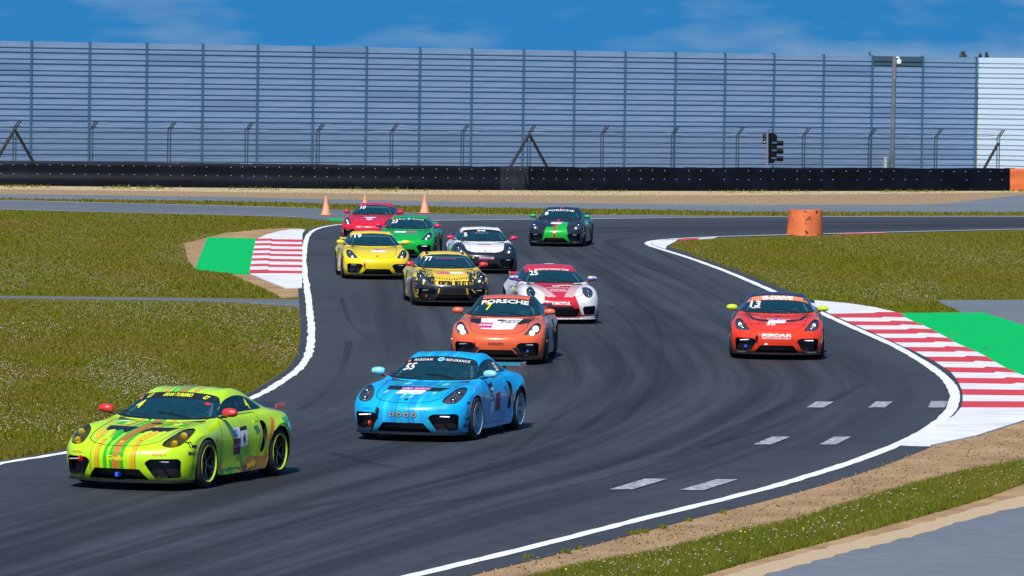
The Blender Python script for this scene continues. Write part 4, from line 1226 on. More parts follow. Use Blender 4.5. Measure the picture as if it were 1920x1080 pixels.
def octas(name, x, y, z, r, m_):
    n = len(x); O = np.array([(1, 0, 0), (-1, 0, 0), (0, 1, 0), (0, -1, 0), (0, 0, 1), (0, 0, -1)], float)
    c = np.stack([x, y, z], 1)
    V = (c[:, None] + O[None] * r[:, None, None]).reshape(-1, 3)
    T_ = np.array([(0, 2, 4), (2, 1, 4), (1, 3, 4), (3, 0, 4), (2, 0, 5), (1, 2, 5), (3, 1, 5), (0, 3, 5)])
    F_ = (np.arange(n)[:, None, None] * 6 + T_[None]).reshape(-1, 3)
    return np_mesh(name, V, F_, m_)
def grass_mat(name, a, b_, d, sc=.16):
    m_ = mat(name, a, .75, spec=.2); q = NB(m_); v = q.coord('Object')
    n1 = q.noise(v, sc, 5, .65); n2 = q.noise(v, 2.4, 4, .6); n3 = q.noise(v, 30, 2, .5)
    c = q.mix(q.ramp(n1, [(.38, (0, 0, 0)), (.64, (1, 1, 1))]), a, b_)
    c = q.mix(q.math('MULTIPLY', q.ramp(n2, [(.45, (0, 0, 0)), (.7, (1, 1, 1))]), .7), c, d)
    c = q.mix(q.math('MULTIPLY', q.ramp(n3, [(.55, (0, 0, 0)), (.65, (1, 1, 1))]), .35), c, tuple(x * 1.5 for x in b_))
    q.l(c, q.b.inputs['Base Color'])
    q.b.inputs['Subsurface Weight'].default_value = 0
    return m_
gm = grass_mat('meadow_grass', (.128, .146, .002), (.180, .140, .020), (.092, .112, .002), .13)
gm2 = grass_mat('verge_grass', (.120, .150, .006), (.175, .165, .020), (.065, .090, .006), .5)
def gpoly(world_pts):   # world -> picture, for outlines that follow the track edge
    out = []
    for p in world_pts:
        d = p - Vector((0, 0, CAMH)); zf = d.dot(_F)
        out.append((960 + FPX * d.dot(_R) / zf, 540 - FPX * d.dot(_U) / zf))
    return out
eL = gpoly(offs(LL, .30)); 
upL = [p for p in eL if 420 < p[1] < 556 and p[0] < 640]
loL = [p for p in eL if p[1] >= 575]
polyA = [(-60, 394), (0, 395), (240, 400), (480, 406.5), (560, 410), (612, 414), (628, 417), (600, 422), (560, 428), (500, 429), (420, 438), (345, 457), (352, 490), (366, 507), (430, 514), (500, 545), (525, 558), (440, 559), (300, 556), (0, 553), (-60, 552)]
polyB = [(-60, 565)] + [(0, 566), (300, 570), (440, 573), (545, 581)] + [p for p in loL[::-1]] 
polyC = [(1262, 460), (1300, 453), (1400, 449), (1550, 444.5), (1920, 435), (2000, 433), (2000, 562), (1920, 562.5), (1748, 562.5), (1800, 586), (1690, 588), (1640, 577), (1590, 570), (1530, 563), (1450, 536), (1380, 507), (1300, 480)]
polyD = [(2000, 845), (1920, 867), (1814, 886), (1719, 910), (1575, 953), (1503, 977), (1364, 1006), (1230, 1040), (1077, 1068), (900, 1110), (1150, 1130), (1383, 1061), (1479, 1035), (1575, 1011), (1719, 972), (1838, 939), (1920, 908), (2000, 882)]
polyE = rd1_top[::-1] + gs_top
def lumps(seed, s=90.0):
    r_ = np.random.default_rng(seed); k = r_.uniform(-1, 1, (14, 3)); ph = r_.uniform(0, 6.28, 14)
    def f(x, y):
        v = sum(np.sin((k[i, 0] * x / s + k[i, 1] * 3.2 * y / s) * 2.2 + ph[i]) for i in range(14))
        return np.clip(.35 + v / 7.0, .04, 1)
    return f
for poly, n, h, w in ((polyA, 75000, .055, .05), (polyB, 150000, .06, .036), (polyC, 75000, .055, .046)):
    x, y = scatter_px(poly, n); blades('meadow_grass', x, y, h, w, gm)
x, y = scatter_px(polyD, 110000); blades('verge_grass', x, y, .085, .014, gm2)
x, y = scatter_px(polyE, 9000); blades('verge_grass', x, y, .09, .08, gm)
for poly, n, sd in ((polyA, 1500, 21), (polyB, 3000, 22), (polyC, 1500, 23)):
    x, y = scatter_px(poly, n, clump=lambda a, b_, f=lumps(sd, 30): f(a, b_) ** 3); blades('tall_tufts', x, y, .10, .03, gm)
weeds = []
for (wx, wy, rr, k) in ((1208, 999, 8, 160), (1243, 991, 8, 80), (1290, 977, 6, 60), (1060, 1037, 10, 90), (1083, 1030, 5, 50), (1187, 1002, 12, 90), (1355, 962, 7, 50), (1787, 630, 8, 90), (1847, 656, 7, 70), (990, 1047, 8, 60), (484, 692, 9, 0)):
    if k:
        x, y = scatter_px([(wx - rr, wy - 2), (wx + rr, wy - 2), (wx + rr, wy + 2), (wx - rr, wy + 2)], k); weeds.append((x, y))
blades('verge_weeds', np.concatenate([a for a, b_ in weeds]), np.concatenate([b_ for a, b_ in weeds]), .05, .02, gm2)
clock = mat('seed_head', (.38, .35, .26), .9, spec=.1); yel = mat('yellow_flower', (.80, .52, .01), .8)
X, Y, Z, S_ = [], [], [], []
for poly, n, sd in ((polyA, 2600, 3), (polyB, 4800, 4), (polyC, 2600, 5)):
    x, y = scatter_px(poly, n, clump=lumps(sd)); X.append(x); Y.append(y); Z.append(RNG.uniform(.06, .16, n)); S_.append(RNG.uniform(.007, .017, n))
x, y = scatter_px(polyD, 420); X.append(x); Y.append(y); Z.append(RNG.uniform(.07, .13, 420)); S_.append(RNG.uniform(.009, .017, 420))
octas('dandelion_clocks', *[np.concatenate(a) for a in (X, Y, Z, S_)], clock)
x1, y1 = scatter_px([(535, 590), (566, 600), (564, 680), (535, 700), (505, 650)], 26); x2, y2 = scatter_px([(100, 845), (240, 808), (260, 815), (110, 850)], 16); x3, y3 = scatter_px(polyA, 14)
x4, y4 = scatter_px(polyC, 16); x5, y5 = scatter_px(polyB, 16); x6, y6 = scatter_px(polyD, 14); x7, y7 = scatter_px(polyE, 14)
x = np.concatenate([x1, x2, x3, x4, x5, x6, x7]); y = np.concatenate([y1, y2, y3, y4, y5, y6, y7])
octas('dandelion_flowers', x, y, RNG.uniform(.12, .2, len(x)), RNG.uniform(.010, .019, len(x)), yel)

polyS = [(2000, 785), (1920, 796), (1745, 842), (1661, 868), (1575, 897), (1431, 943), (1307, 975), (1158, 1010), (1000, 1048), (880, 1080), (1030, 1080), (1230, 1040), (1364, 1006), (1503, 977), (1575, 953), (1719, 910), (1814, 886), (1920, 867), (2000, 845)]
peb = mat('pebble', (.34, .24, .15), .95, spec=.1)
x, y = scatter_px(polyS, 2600); octas('pebbles', x, y, np.full(2600, .004), RNG.uniform(.004, .018, 2600), peb)
x, y = scatter_px(polyS, 500); octas('dirt_crumbs', x, y, np.full(500, .004), RNG.uniform(.006, .022, 500), mat('dark_dirt', (.09, .06, .04), .95))
x, y = scatter_px(polyS, 1500, clump=lumps(9, 40)); blades('dry_grass', x, y, .035, .012, gm)
pg = [(-60, 364), (0, 365), (480, 371), (880, 379), (1380, 384), (1600, 384), (1750, 382), (1850, 372), (1900, 362), (1380, 360), (940, 359), (480, 355), (0, 350), (-60, 350)]
x, y = scatter_px(pg, 4200); octas('gravel_stones', x, y, np.full(4200, .01), RNG.uniform(.015, .05, 4200), mat('gravel_stone', (.36, .27, .17), .95, spec=.1))
x, y = scatter_px(base_ln[::-1] + [(-120, 350), (0, 352), (480, 357), (940, 361), (1380, 362), (1900, 361)], 900, clump=lumps(12, 60)); blades('barrier_weeds', x, y, .14, .07, gm)

# ================================================================ TYRE BARRIER
belt = mat('black_belt', (.008, .010, .015), .5, spec=.12); q = NB(belt); v = q.coord('Object')
n1 = q.noise(v, .8, 4, .6); q.l(q.ramp(n1, [(.3, (.0015, .002, .004)), (.75, (.005, .008, .017))]), q.b.inputs['Base Color'])
belt2 = mat('faded_belt', (.012, .016, .024), .6, spec=.2)
orange = mat('orange_belt', (.78, .17, .045), .6); q = NB(orange); v = q.coord('Object')
n1 = q.noise(v, 2.5, 5, .65); q.l(q.ramp(n1, [(.35, (.80, .19, .05)), (.8, (.58, .12, .04))]), q.b.inputs['Base Color'])
BL = gpath(base_ln, 12)
def at_px(path, px):
    best = min(range(len(path)), key=lambda i: abs(gpoly([path[i]])[0][0] - px))
    return best
bar = tag(empty('tyre_barrier', (BL[0].x, BL[0].y, 0)), 'long low tyre barrier faced with black rubber sheets along the far gravel', 'barrier')
org = Vector((BL[0].x, BL[0].y, 0))
bounds = [-110, 150, 420, 690, 938, 984, 1292, 1600, 1893, 2040]
for k in range(len(bounds) - 1):
    i0, i1 = at_px(BL, bounds[k]), at_px(BL, bounds[k + 1])
    a, b_ = BL[i0], BL[i1]
    # exact ends by picture column
    def at_col(px):
        i = at_px(BL, px); j = min(i + 1, len(BL) - 1) if gpoly([BL[i]])[0][0] < px else max(i - 1, 0)
        u0, u1 = gpoly([BL[i]])[0][0], gpoly([BL[j]])[0][0]
        return BL[i].lerp(BL[j], 0 if u0 == u1 else (px - u0) / (u1 - u0))
    cols = np.linspace(bounds[k], bounds[k + 1] + (6 if k not in (7,) else 0), 15)
    prof = [(.0, .0), (.10, .02), (.30, .0), (.46, -.03), (.54, -.09), (.75, -.11), (1.0, -.12), (1.17, -.13), (1.19, -.17), (1.05, -.18), (.5, -.17), (0, -.06)]
    vs, fs = [], []; ph = random.uniform(0, 6)
    lift = .012 if k % 2 else 0.0
    if k in (4, 8): lift += .03
    for ci, cpx in enumerate(cols):
        p = at_col(cpx)
        for z, dy in prof:
            wv = .018 * math.sin(ci * .9 + ph + z * 2)
            vs.append(Vector((p.x, p.y - dy - lift * (1 if dy > -.15 else .5) - (wv if .05 < z < 1.1 else 0) - .12, z + (.02 * math.sin(ci * .7 + ph) if z > 1 else 0))) - org)
    m_ = len(prof)
    for ci in range(len(cols) - 1):
        for e_ in range(m_ - 1): fs.append((ci * m_ + e_, (ci + 1) * m_ + e_, (ci + 1) * m_ + e_ + 1, ci * m_ + e_ + 1))
    me = mesh_from('rubber_sheet', vs, fs, [orange if k == 8 else (belt2 if k == 4 else belt)], smooth=True)
    o = link('rubber_sheet', me, bar)
    if k == 8: o['label'] = 'orange sheet at the right hand end'
    if k == 4: o['label'] = 'short faded overlapping sheet'
bolt_m = mat('bolt', (.75, .75, .72), .4)
mb = MB()
for px in np.arange(-20, 1885, 22.6):
    p = at_col(px)
    for z, dy in ((1.03, -.125), (.60, -.10)):
        if random.random() < .93: mb.box((p.x - org.x + random.uniform(-.04, .04), p.y - dy - .165 - org.y, z + random.uniform(-.015, .015)), (.026, .02, .026))
mb.build('bolts', bolt_m, bar)['kind'] = 'stuff'
st = MB(); prof = []
for k in range(5):
    z = k * .235
    prof += [(.24, z + .02), (.285, z + .005), (.305, z + .06), (.305, z + .17), (.285, z + .228), (.24, z + .215)]
st.lathe(prof, 12); stack = st.mesh('tyre_stack', MATS['tyre'])
px = -60.0
pv = None
for i in range(400):
    p = at_col(px)
    if pv is not None and (p - pv).length < .60: px += 1.0; continue
    pv = p.copy()
    link('tyre_stack', stack, bar, Vector((p.x, p.y + .45, random.uniform(-.01, .035))) - org, (0, 0, random.uniform(0, 6)))
    px += 20
    if px > 1980: break

# ================================================================ NOISE BARRIER
pan = mat('blue_grey_panel', (.25, .345, .52), .5, spec=.4); q = NB(pan); v = q.coord('Object', scale=(.25, .25, 2.5))
n1 = q.noise(v, 1.2, 5, .6); n2 = q.noise(v, .25, 3, .5)
c = q.mix(q.ramp(n1, [(.35, (0, 0, 0)), (.7, (1, 1, 1))]), (.155, .265, .44), (.235, .355, .54))
q.l(c, q.b.inputs['Base Color'])
pan_w = mat('white_panel', (.50, .61, .72), .5, spec=.4)
pan_t = mat('dark_teal_panel', (.05, .10, .14), .5)
pan_d = mat('dull_panel', (.15, .255, .42), .5)
post_m = mat('steel_blue_post', (.035, .125, .21), .5)
ang = math.atan2(30, 52.2)
wL, wR = Vector((P(58, 300, 268).x, 268, 0)), Vector((P(1829, 300, 298).x, 298, 0))
postpx = [-160, -51, 58, 167, 274, 379, 482, 586, 686, 786, 883.5, 980.5, 1076, 1171, 1265, 1358, 1450, 1543, 1634, 1729, 1829]
def on_line(a, b_, px):
    """where the vertical plane through picture column px (at mid height) meets the line a-b on plan"""
    d = ray(px, 200); # direction on plan
    t = (b_ - a); den = t.x * d.y - t.y * d.x
    u = (-(a.x) * d.y + a.y * d.x) / den
    return a + t * u
posts = [on_line(wL, wR, px) for px in postpx]
H0, NP = 7.12, 12
ph = H0 / NP
def panel_mesh(name, L, m_):
    h = ph
    prof = [(0, .004), (.03, .035), (0, .30 * 1), (0, .0)]
    # (depth towards the back, height)
    prof = [(.075, 0.0), (.075, .012), (.0, .062), (.0, .215), (.012, .220), (.075, .226), (.075, .248), (.0, .298), (.0, h - .034), (.075, h - .028), (.075, h - .001)]
    vs = [(x, d, z) for x in (0, L) for d, z in prof] + [(x, .12, z) for x in (0, L) for z in (0, h - .001)]
    n = len(prof)
    fs = [(i, n + i, n + i + 1, i + 1) for i in range(n - 1)]
    b0 = 2 * n
    fs += [(b0, b0 + 1, b0 + 3, b0 + 2), (n - 1, 2 * n - 1, b0 + 3, b0 + 1), (0, b0, b0 + 2, n)]
    return mesh_from(name, vs, fs, [m_])
nbw = tag(empty('noise_barrier', posts[0]), 'tall blue grey ribbed metal wall with steel posts behind the whole track', 'wall')
rzw = math.atan2((wR - wL).y, (wR - wL).x)
po = MB(); po.box((0, -.03, H0 / 2), (.13, .02, H0 + .1)); po.box((0, .06, H0 / 2), (.02, .16, H0 + .1)); po.box((0, .15, H0 / 2), (.13, .02, H0 + .1))
pom = po.mesh('post', post_m)
for p in posts: link('post', pom, nbw, p - posts[0], (0, 0, rzw))
cache = {}
for i in range(len(posts) - 1):
    L = (posts[i + 1] - posts[i]).length - .02
    u = (posts[i + 1] - posts[i]).normalized()
    key = round(L, 2)
    if key not in cache: cache[key] = [panel_mesh('panel', L, pan), None]
    for k in range(NP):
        me = cache[key][0]
        if i == 18 and k == NP - 1: me = panel_mesh('panel', L, pan_t)
        elif (i * 7 + k * 5) % 13 == 0:
            if cache[key][1] is None: cache[key][1] = panel_mesh('panel', L, pan_d)
            me = cache[key][1]
        o = link('panel', me, nbw, posts[i] + u * .01 - posts[0] + Vector((0, 0, k * ph)), (0, random.uniform(-.0006, .0006), rzw))
        if i == 18 and k == NP - 1: o['label'] = 'dark teal top panel behind the camera pole'
# the brighter stretch at the right turns towards the sun
wq = wR + Vector((.08, 0, 0)); ud = Vector((math.cos(R(-24)), math.sin(R(-24)), 0))
nb2 = tag(empty('noise_barrier', wq), 'bright white ribbed metal wall at the far right edge beyond the orange sheet', 'wall')
for k in range(NP):
    m2 = panel_mesh('panel', 4.6, pan_w) if k == 0 else m2
    link('panel', m2, nb2, (0, 0, k * ph), (0, 0, R(-24)))
    link('panel', m2, nb2, ud * 4.66 + Vector((0, 0, k * ph)), (0, 0, R(-24)))
link('post', pom, nb2, ud * 4.63, (0, 0, R(-24)))

# ================================================================ CHAIN LINK FENCE
fp_px = [-110, 28, 172, 318, 463, 597, 735, 868, 993, 1130, 1262, 1384, 1508, 1632, 1756, 1873]
fL, fR = Vector((P(28, 300, 254).x, 254, 0)), Vector((P(1873, 300, 276).x, 276, 0))
fpos = [on_line(fL, fR, px) for px in fp_px]
fm = mat('fence_post_steel', (.045, .085, .12), .5, metal=.3); fdark = mat('dark_strut', (.012, .012, .014), .6)
wire_m = mat('fence_wire', (.10, .14, .19), .5, metal=.3)
fence = tag(empty('chain_link_fence', fpos[0]), 'see through wire fence with cranked post tops between the tyre barrier and the wall', 'fence')
dirf = (fR - fL).normalized(); nf = Vector((dirf.y, -dirf.x, 0))     # towards the track
HF = 2.72
for k, p in enumerate(fpos):
    c = p - fpos[0]
    mb = MB()
    for s_ in (-.07, .07): mb.tube([c + dirf * s_, c + dirf * s_ + Vector((0, 0, HF))], .032, 6)
    mb.cur = 0
    po_ = mb.build('post', fm, fence)
    mb = MB()
    top = c + Vector((0, 0, HF))
    e_ = top + dirf * .25 + Vector((0, 0, .42)) + nf * .12
    mb.tube([top - dirf * .06, e_ - dirf * .07], .034, 6); mb.tube([top + dirf * .06, e_ + dirf * .07], .034, 6)
    mb.build('bracket', fdark, po_)
    if k in (1, 8):
        for s_ in (-1, 1): MB().tube([top - Vector((0, 0, .05)), c + dirf * s_ * 1.45 + Vector((0, 0, .3))], .08, 8).build('strut', fdark, fence)
    if k == 15: MB().tube([top - Vector((0, 0, .3)), c - dirf * 1.3 + Vector((0, 0, .3))], .08, 8).build('strut', fdark, fence)
mb = MB(); Lf = (fpos[15] - fpos[0]).length; Lm = (fpos[14] - fpos[0]).length
def tri_wire(a, b_, r_):
    t = (b_ - a).normalized(); u = t.cross(Vector((.3, .5, .8))).normalized(); w = t.cross(u)
    vs = [a + (u * math.cos(x) + w * math.sin(x)) * r_ for x in (0, 2.09, 4.19)] + [b_ + (u * math.cos(x) + w * math.sin(x)) * r_ for x in (0, 2.09, 4.19)]
    mb.add(vs, [(0, 1, 4, 3), (1, 2, 5, 4), (2, 0, 3, 5)])
step = .135; hh = HF - .75
for i in range(int(Lm / step)):
    for s_ in (1, -1):
        x0 = i * step; x1 = x0 + s_ * (hh * .95)
        z0, z1 = .75, HF
        if x1 < 0: z1 = .75 + hh * (x0 / (x0 - x1)); x1 = 0
        if x1 > Lm: z1 = .75 + hh * ((Lm - x0) / (x1 - x0)); x1 = Lm
        tri_wire(dirf * x0 + nf * .05 + Vector((0, 0, z0)), dirf * x1 + nf * .05 + Vector((0, 0, z1)), .0075)
mb.build('wire_mesh', wire_m, fence)['kind'] = 'stuff'
mb = MB()
for k in range(15):
    a, b_ = fpos[k] - fpos[0], fpos[k + 1] - fpos[0]
    for z in (.9, 1.35, 1.8, 2.25, 2.70, 2.85, 3.0, 3.13):
        lean = max(0, z - HF) / .42
        pts = []
        for j in range(7):
            t = j / 6; sag = .05 * 4 * t * (1 - t) * (1 + (z > 2.5))
            pts.append(a.lerp(b_, t) + Vector((0, 0, z - sag)) + (dirf * .25 + nf * .12) * lean)
        mb.tube(pts, .011, 3, cap=False)
o = mb.build('line_wires', wire_m, fence); o['kind'] = 'stuff'

# ================================================================ SIGNAL, CAMERA POLE, BARREL, CONES, TREES
b0 = P(1438, 305, 266); tl = tag(empty('traffic_light', (b0.x, b0.y, 0)), 'black three lamp signal with hoods seen side on above the tyre barrier', 'traffic light')
grey = mat('galvanised', (.30, .35, .40), .45, metal=.4); sig = mat('signal_black', (.003, .0035, .005), .6, spec=.15)
zb, zt = 1.25, 2.90
MB().tube([(0, 0, 0), (.02, 0, zt + .05)], .035, 8).build('pole', grey, tl)
bx = MB(); bx.prism([(.08, zb + .05), (.36, zb + .12), (.50, zb + .30), (.50, zt - .12), (.30, zt), (.06, zt)], 'y', -.15, .15); hd = bx.build('signal_housing', sig, tl)
for k in range(3):
    z = zb + .32 + k * .40
    h = MB(); h.lathe([(.125, .0), (.135, .36), (.125, .36), (.115, 0)], 16, 'x', (.48, 0, z)); h.build('lamp_hood', sig, hd)
    h = MB(); h.lathe([(.0, .03), (.06, .02), (.11, .0)], 16, 'x', (.50, 0, z)); h.build('lamp', mat('dark_lens', (.02, .04, .03), .2), hd)
    MB().box((.36, -.165, z + .03), (.26, .03, .085)).build('cover_plate', mat('blue_sheen', (.05, .12, .22), .3), hd)
h = MB(); h.box((-.15, 0, zt - .32), (.16, .2, .52)); h2 = h.build('small_signal', sig, tl)
for z, m_ in ((zt - .15, mat('red_lens', (.25, .01, .01), .3)), (zt - .32, mat('green_lens', (.01, .16, .08), .3)), (zt - .47, mat('pale_lens', (.45, .40, .35), .3))):
    h = MB(); h.lathe([(0, -.012), (.05, 0)], 12, 'y', (-.15, -.102, z)); h.build('lamp', m_, h2)
MB().tube([(.02, 0, zt + .02), (.08, 0, zt + .16), (.24, 0, zt + .14), (.26, 0, zt + .0)], .022, 6).build('top_bracket', sig, tl)

b0 = P(1672.5, 311, 279); cp = tag(empty('camera_pole', (b0.x, b0.y, 0)), 'tall grey concrete pole with a white dome camera on top behind the barrier', 'pole')
con = mat('pole_concrete', (.16, .22, .27), .7); q = NB(con); v = q.coord('Object', scale=(1, 1, .4)); q.l(q.ramp(q.noise(v, 2.5, 5, .7), [(.35, (.06, .10, .14)), (.7, (.17, .20, .23))]), q.b.inputs['Base Color'])
zt = P(1676, 105, 279).z
MB().tube([(0, 0, 0), (.01, 0, 1.5), (.03, 0, zt - 1.3), (.04, 0, zt)], [.15, .135, .11, .10], 12).build('pole', con, cp)
MB().lathe([(.118, -1.3), (.118, 0), (.0, 0.01)], 14, 'z', (.04, 0, zt)).build('sleeve', mat('sleeve_grey', (.17, .17, .19), .5), cp)
MB().tube([(-.30, 0, 0), (-.20, 0, 1.2), (-.02, 0, 2.2)], .07, 8).build('brace', con, cp)
wt_ = mat('camera_white', (.8, .8, .8), .3)
MB().tube([(.10, -.05, zt - .10), (.24, -.10, zt - .05), (.28, -.12, zt - .16)], .045, 8).build('camera_arm', wt_, cp)
cm = MB().lathe([(0, .10), (.10, .09), (.135, .02), (.13, -.13), (.11, -.16)], 16, 'z', (.28, -.12, zt - .28)).build('camera_housing', wt_, cp)
MB().lathe([(.11, 0), (.10, -.06), (.05, -.11), (0, -.12)], 16, 'z', (.28, -.12, zt - .44)).build('camera_dome', MATS['visor'], cm)
b0 = P(1660, 309, 277); tag(MB().box((0, 0, .75), (.16, .12, 1.5)).box((0, 0, 1.52), (.20, .16, .06)).build('marker_post', mat('pale_post', (.45, .5, .45), .6), None, (b0.x, b0.y, 0)), 'short pale post beside the foot of the camera pole', 'post')

# barrel of tyres wrapped in an orange belt
c0 = G(1509, 441); bt = tag(empty('orange_tyre_bundle', (c0.x, c0.y, 0)), 'fat round orange wrapped tyre bundle with black scuffs standing on the grass tip', 'tyre bundle')
ob_m = mat('scuffed_orange', (.72, .15, .04), .6); q = NB(ob_m); v = q.coord('Object')
n1 = q.noise(v, 2.0, 5, .7); n2 = q.noise(v, 5.2, 4, .6, .4)
c = q.ramp(n1, [(.35, (.82, .20, .055)), (.75, (.55, .11, .035))])
q.l(q.mix(q.ramp(n2, [(.615, (0, 0, 0)), (.64, (1, 1, 1))]), c, (.02, .016, .014)), q.b.inputs['Base Color'])
mb = MB(); n = 40; vs, fs = [], []
for z, r_ in ((0, .665), (.12, .655), (.35, .645), (.6, .63), (.85, .615), (.925, .605), (.93, .585), (.80, .575)):
    for k in range(n):
        a = 2 * math.pi * k / n; rr = r_ * (1 + .012 * math.sin(3 * a + z * 2) + .006 * math.sin(7 * a))
        vs.append((rr * math.cos(a), rr * math.sin(a), z + (.018 * math.sin(a * 2 + 1) if z > .8 else 0)))
for i in range(7):
    for k in range(n): fs.append((i * n + k, i * n + (k + 1) % n, (i + 1) * n + (k + 1) % n, (i + 1) * n + k))
mb.add(vs, fs, True); mb.build('belt_wrap', ob_m, bt)
for z in (.0, .22, .44, .64):
    mb = MB()
    mb.lathe([(.30, z + .03), (.36, z), (.54, z), (.57, z + .06), (.57, z + .15), (.54, z + .20), (.36, z + .20), (.30, z + .17)], 28, close=True); mb.build('tyre', MATS['tyre'], bt)

cone_m = mat('faded_orange_plastic', (.85, .33, .19), .55); q = NB(cone_m); v = q.coord('Object'); q.l(q.ramp(q.noise(v, 4, 4, .6), [(.35, (.86, .36, .20)), (.75, (.70, .24, .13))]), q.b.inputs['Base Color'])
def cone(px, py, h, label, dark=False):
    p = G(px, py); o = tag(empty('traffic_cone', (p.x, p.y, .004)), label, 'traffic cone', 'faded orange cones at the far track edge')
    MB().lathe([(.205, .03), (.17, .09), (.035, h - .01), (.02, h), (0, h)], 20).build('cone_body', cone_m, o)
    MB().lathe([(0, 0), (.30, 0), (.32, .02), (.29, .04), (.20, .045)], 20).build('cone_base', mat('cone_base_dull', (.45, .16, .09), .7), o)
cone(611, 404.5, .80, 'faded orange cone standing left of the red race car by the green patch')
cone(684, 399, .74, 'faded orange cone whose tip shows behind the roof of the red race car')
cone(796, 400.5, .78, 'faded orange cone standing alone right of the green race car roof')

leaf = mat('dark_leaves', (.035, .06, .018), .8); bark = mat('bark', (.09, .07, .05), .9)
def tree(px, py, Y, wpx, label, full=1.0):
    t = P(px, py, Y); H = t.z; s = FPX / Y; w = wpx / s / 2
    o = tag(empty('tree', (t.x, t.y, 0)), label, 'tree', 'treetops showing over the wall')
    tk = MB().tube([(0, 0, 0), (.05, .02, H * .5), (0, 0, H * .95)], [.16, .10, .02], 8)
    for k in range(9):
        a = k * 2.4; z = H * (.35 + .06 * k); tk.tube([(0, 0, z), (math.cos(a) * w * .7, math.sin(a) * w * .7, z + .4)], [.04, .01], 5)
    tk.build('trunk', bark, o)
    vs, fs = [], []
    rnd = random.Random(int(px))
    for k in range(int(2600 * full)):
        t_ = rnd.random(); z = H * (.25 + .76 * t_); rad = w * (1.5 * math.sqrt(max(0, 1 - ((t_ - .45) / .58) ** 2))) * (.6 + .5 * math.sin(z * 2.3 + px) ** 2)
        a = rnd.uniform(0, 6.283); r_ = rad * math.sqrt(rnd.random()); c = Vector((math.cos(a) * r_, math.sin(a) * r_, z + rnd.uniform(-.12, .12)))
        u = Vector((rnd.gauss(0, 1), rnd.gauss(0, 1), rnd.gauss(0, 1))).normalized(); w_ = u.orthogonal().normalized(); L = rnd.uniform(.06, .13)
        i = len(vs); vs += [c - w_ * L * .4, c + w_ * L * .4, c + u * L * 1.4]; fs.append((i, i + 1, i + 2))
    link('crown', mesh_from('crown', vs, fs, [leaf]), o)
tree(1806, 99, 420, 19, 'widest dark treetop above the wall near the right edge')
tree(1838, 102, 430, 9, 'small dark treetop, middle one of the three near the right edge', .6)
tree(1850, 101, 432, 10, 'small dark treetop, rightmost of the three near the right edge', .6)
tree(1631, 100, 410, 5, 'thin leafy tip above the wall left of the camera pole', .15)
# ================================================================ RACE CARS IN THE BEND
def lin(y, a, b_): return (y - a) / (b_ - a)
def stripe_paint(name, stops, side_a, side_b, base):
    """stripes running along the car (constant colours over y), patches of two colours low on the sides"""
    m_ = mat(name, base, .3, coat=.7); q = NB(m_); v = q.coord('Object')
    sp = q.n('ShaderNodeSeparateXYZ'); q.l(v, sp.inputs[0]); x, y, z = sp.outputs
    nz = q.noise(v, 3.0, 2, .4)
    f = q.math('MULTIPLY_ADD', y, 1 / 1.8, .5)
    # stripes fan out over the bonnet, steps along x break them up like arrows
    fan = q.math('MULTIPLY_ADD', q.math('ABSOLUTE', x), .10, .86)
    f2 = q.math('MULTIPLY_ADD', q.math('DIVIDE', y, fan), 1 / 1.8, .5)
    r = q.n('ShaderNodeValToRGB'); r.color_ramp.interpolation = 'CONSTANT'; e = r.color_ramp.elements
    while len(e) < len(stops): e.new(.5)
    for el, (p, c) in zip(e, stops): el.position = p; el.color = (*c, 1)
    q.l(f2, r.inputs[0])
    # patches
    vo = q.n('ShaderNodeTexVoronoi'); vo.inputs['Scale'].default_value = 3.4; q.l(q.coord('Object', scale=(.55, 1, 1.5), rot=(0, .35, .2)), vo.inputs['Vector'])
    vsep = q.n('ShaderNodeSeparateColor'); q.l(vo.outputs['Color'], vsep.inputs[0])
    pc = q.n('ShaderNodeValToRGB'); pc.color_ramp.interpolation = 'CONSTANT'; e = pc.color_ramp.elements
    e[0].position = 0; e[0].color = (*side_a, 1); e[1].position = .42; e[1].color = (*side_b, 1); e3 = e.new(.68); e3.color = (*base, 1)
    q.l(vsep.outputs[0], pc.inputs[0])
    low = q.math('LESS_THAN', q.math('ADD', z, q.math('MULTIPLY', x, .16)), q.math('MULTIPLY_ADD', nz, .45, .03))
    back = q.math('MULTIPLY', q.math('LESS_THAN', x, -1.35), q.math('LESS_THAN', z, .80))
    sidem = q.math('GREATER_THAN', q.math('ABSOLUTE', y), .70)
    pm = q.math('MULTIPLY', q.math('MAXIMUM', low, back), sidem)
    mid = q.math('MULTIPLY', q.math('LESS_THAN', q.math('ABSOLUTE', y), .50), q.math('GREATER_THAN', q.math('ABSOLUTE', q.math('SUBTRACT', q.math('FRACT', q.math('MULTIPLY', x, .0)), 0.0)), -1))
    c = q.mix(q.math('LESS_THAN', q.math('ABSOLUTE', y), .56), tuple(base), r.outputs[0])
    c = grime(q, q.mix(pm, c, pc.outputs[0]))
    q.l(c, q.b.inputs['Base Color'])
    return m_
def zone_paint(name, base, zones, rough=.3):
    """zones: list of (colour, function(q, x, y, z) -> mask)"""
    m_ = mat(name, base, rough, coat=.7); q = NB(m_); v = q.coord('Object')
    sp = q.n('ShaderNodeSeparateXYZ'); q.l(v, sp.inputs[0]); x, y, z = sp.outputs
    q.v = v; c = tuple(base)
    for col, fn in zones:
        mk = fn(q, x, y, z)
        c = q.mix(mk, c, tuple(col) if isinstance(col, tuple) else col(q, x, y, z))
    n1 = q.noise(v, 5.0, 5, .6)
    c = q.mix(q.math('MULTIPLY', q.ramp(n1, [(.5, (0, 0, 0)), (.8, (1, 1, 1))]), .12), c, (.08, .07, .06))
    q.l(grime(q, c), q.b.inputs['Base Color'])
    return m_
AND = lambda q, *a: a[0] if len(a) == 1 else q.math('MULTIPLY', a[0], AND(q, *a[1:]))
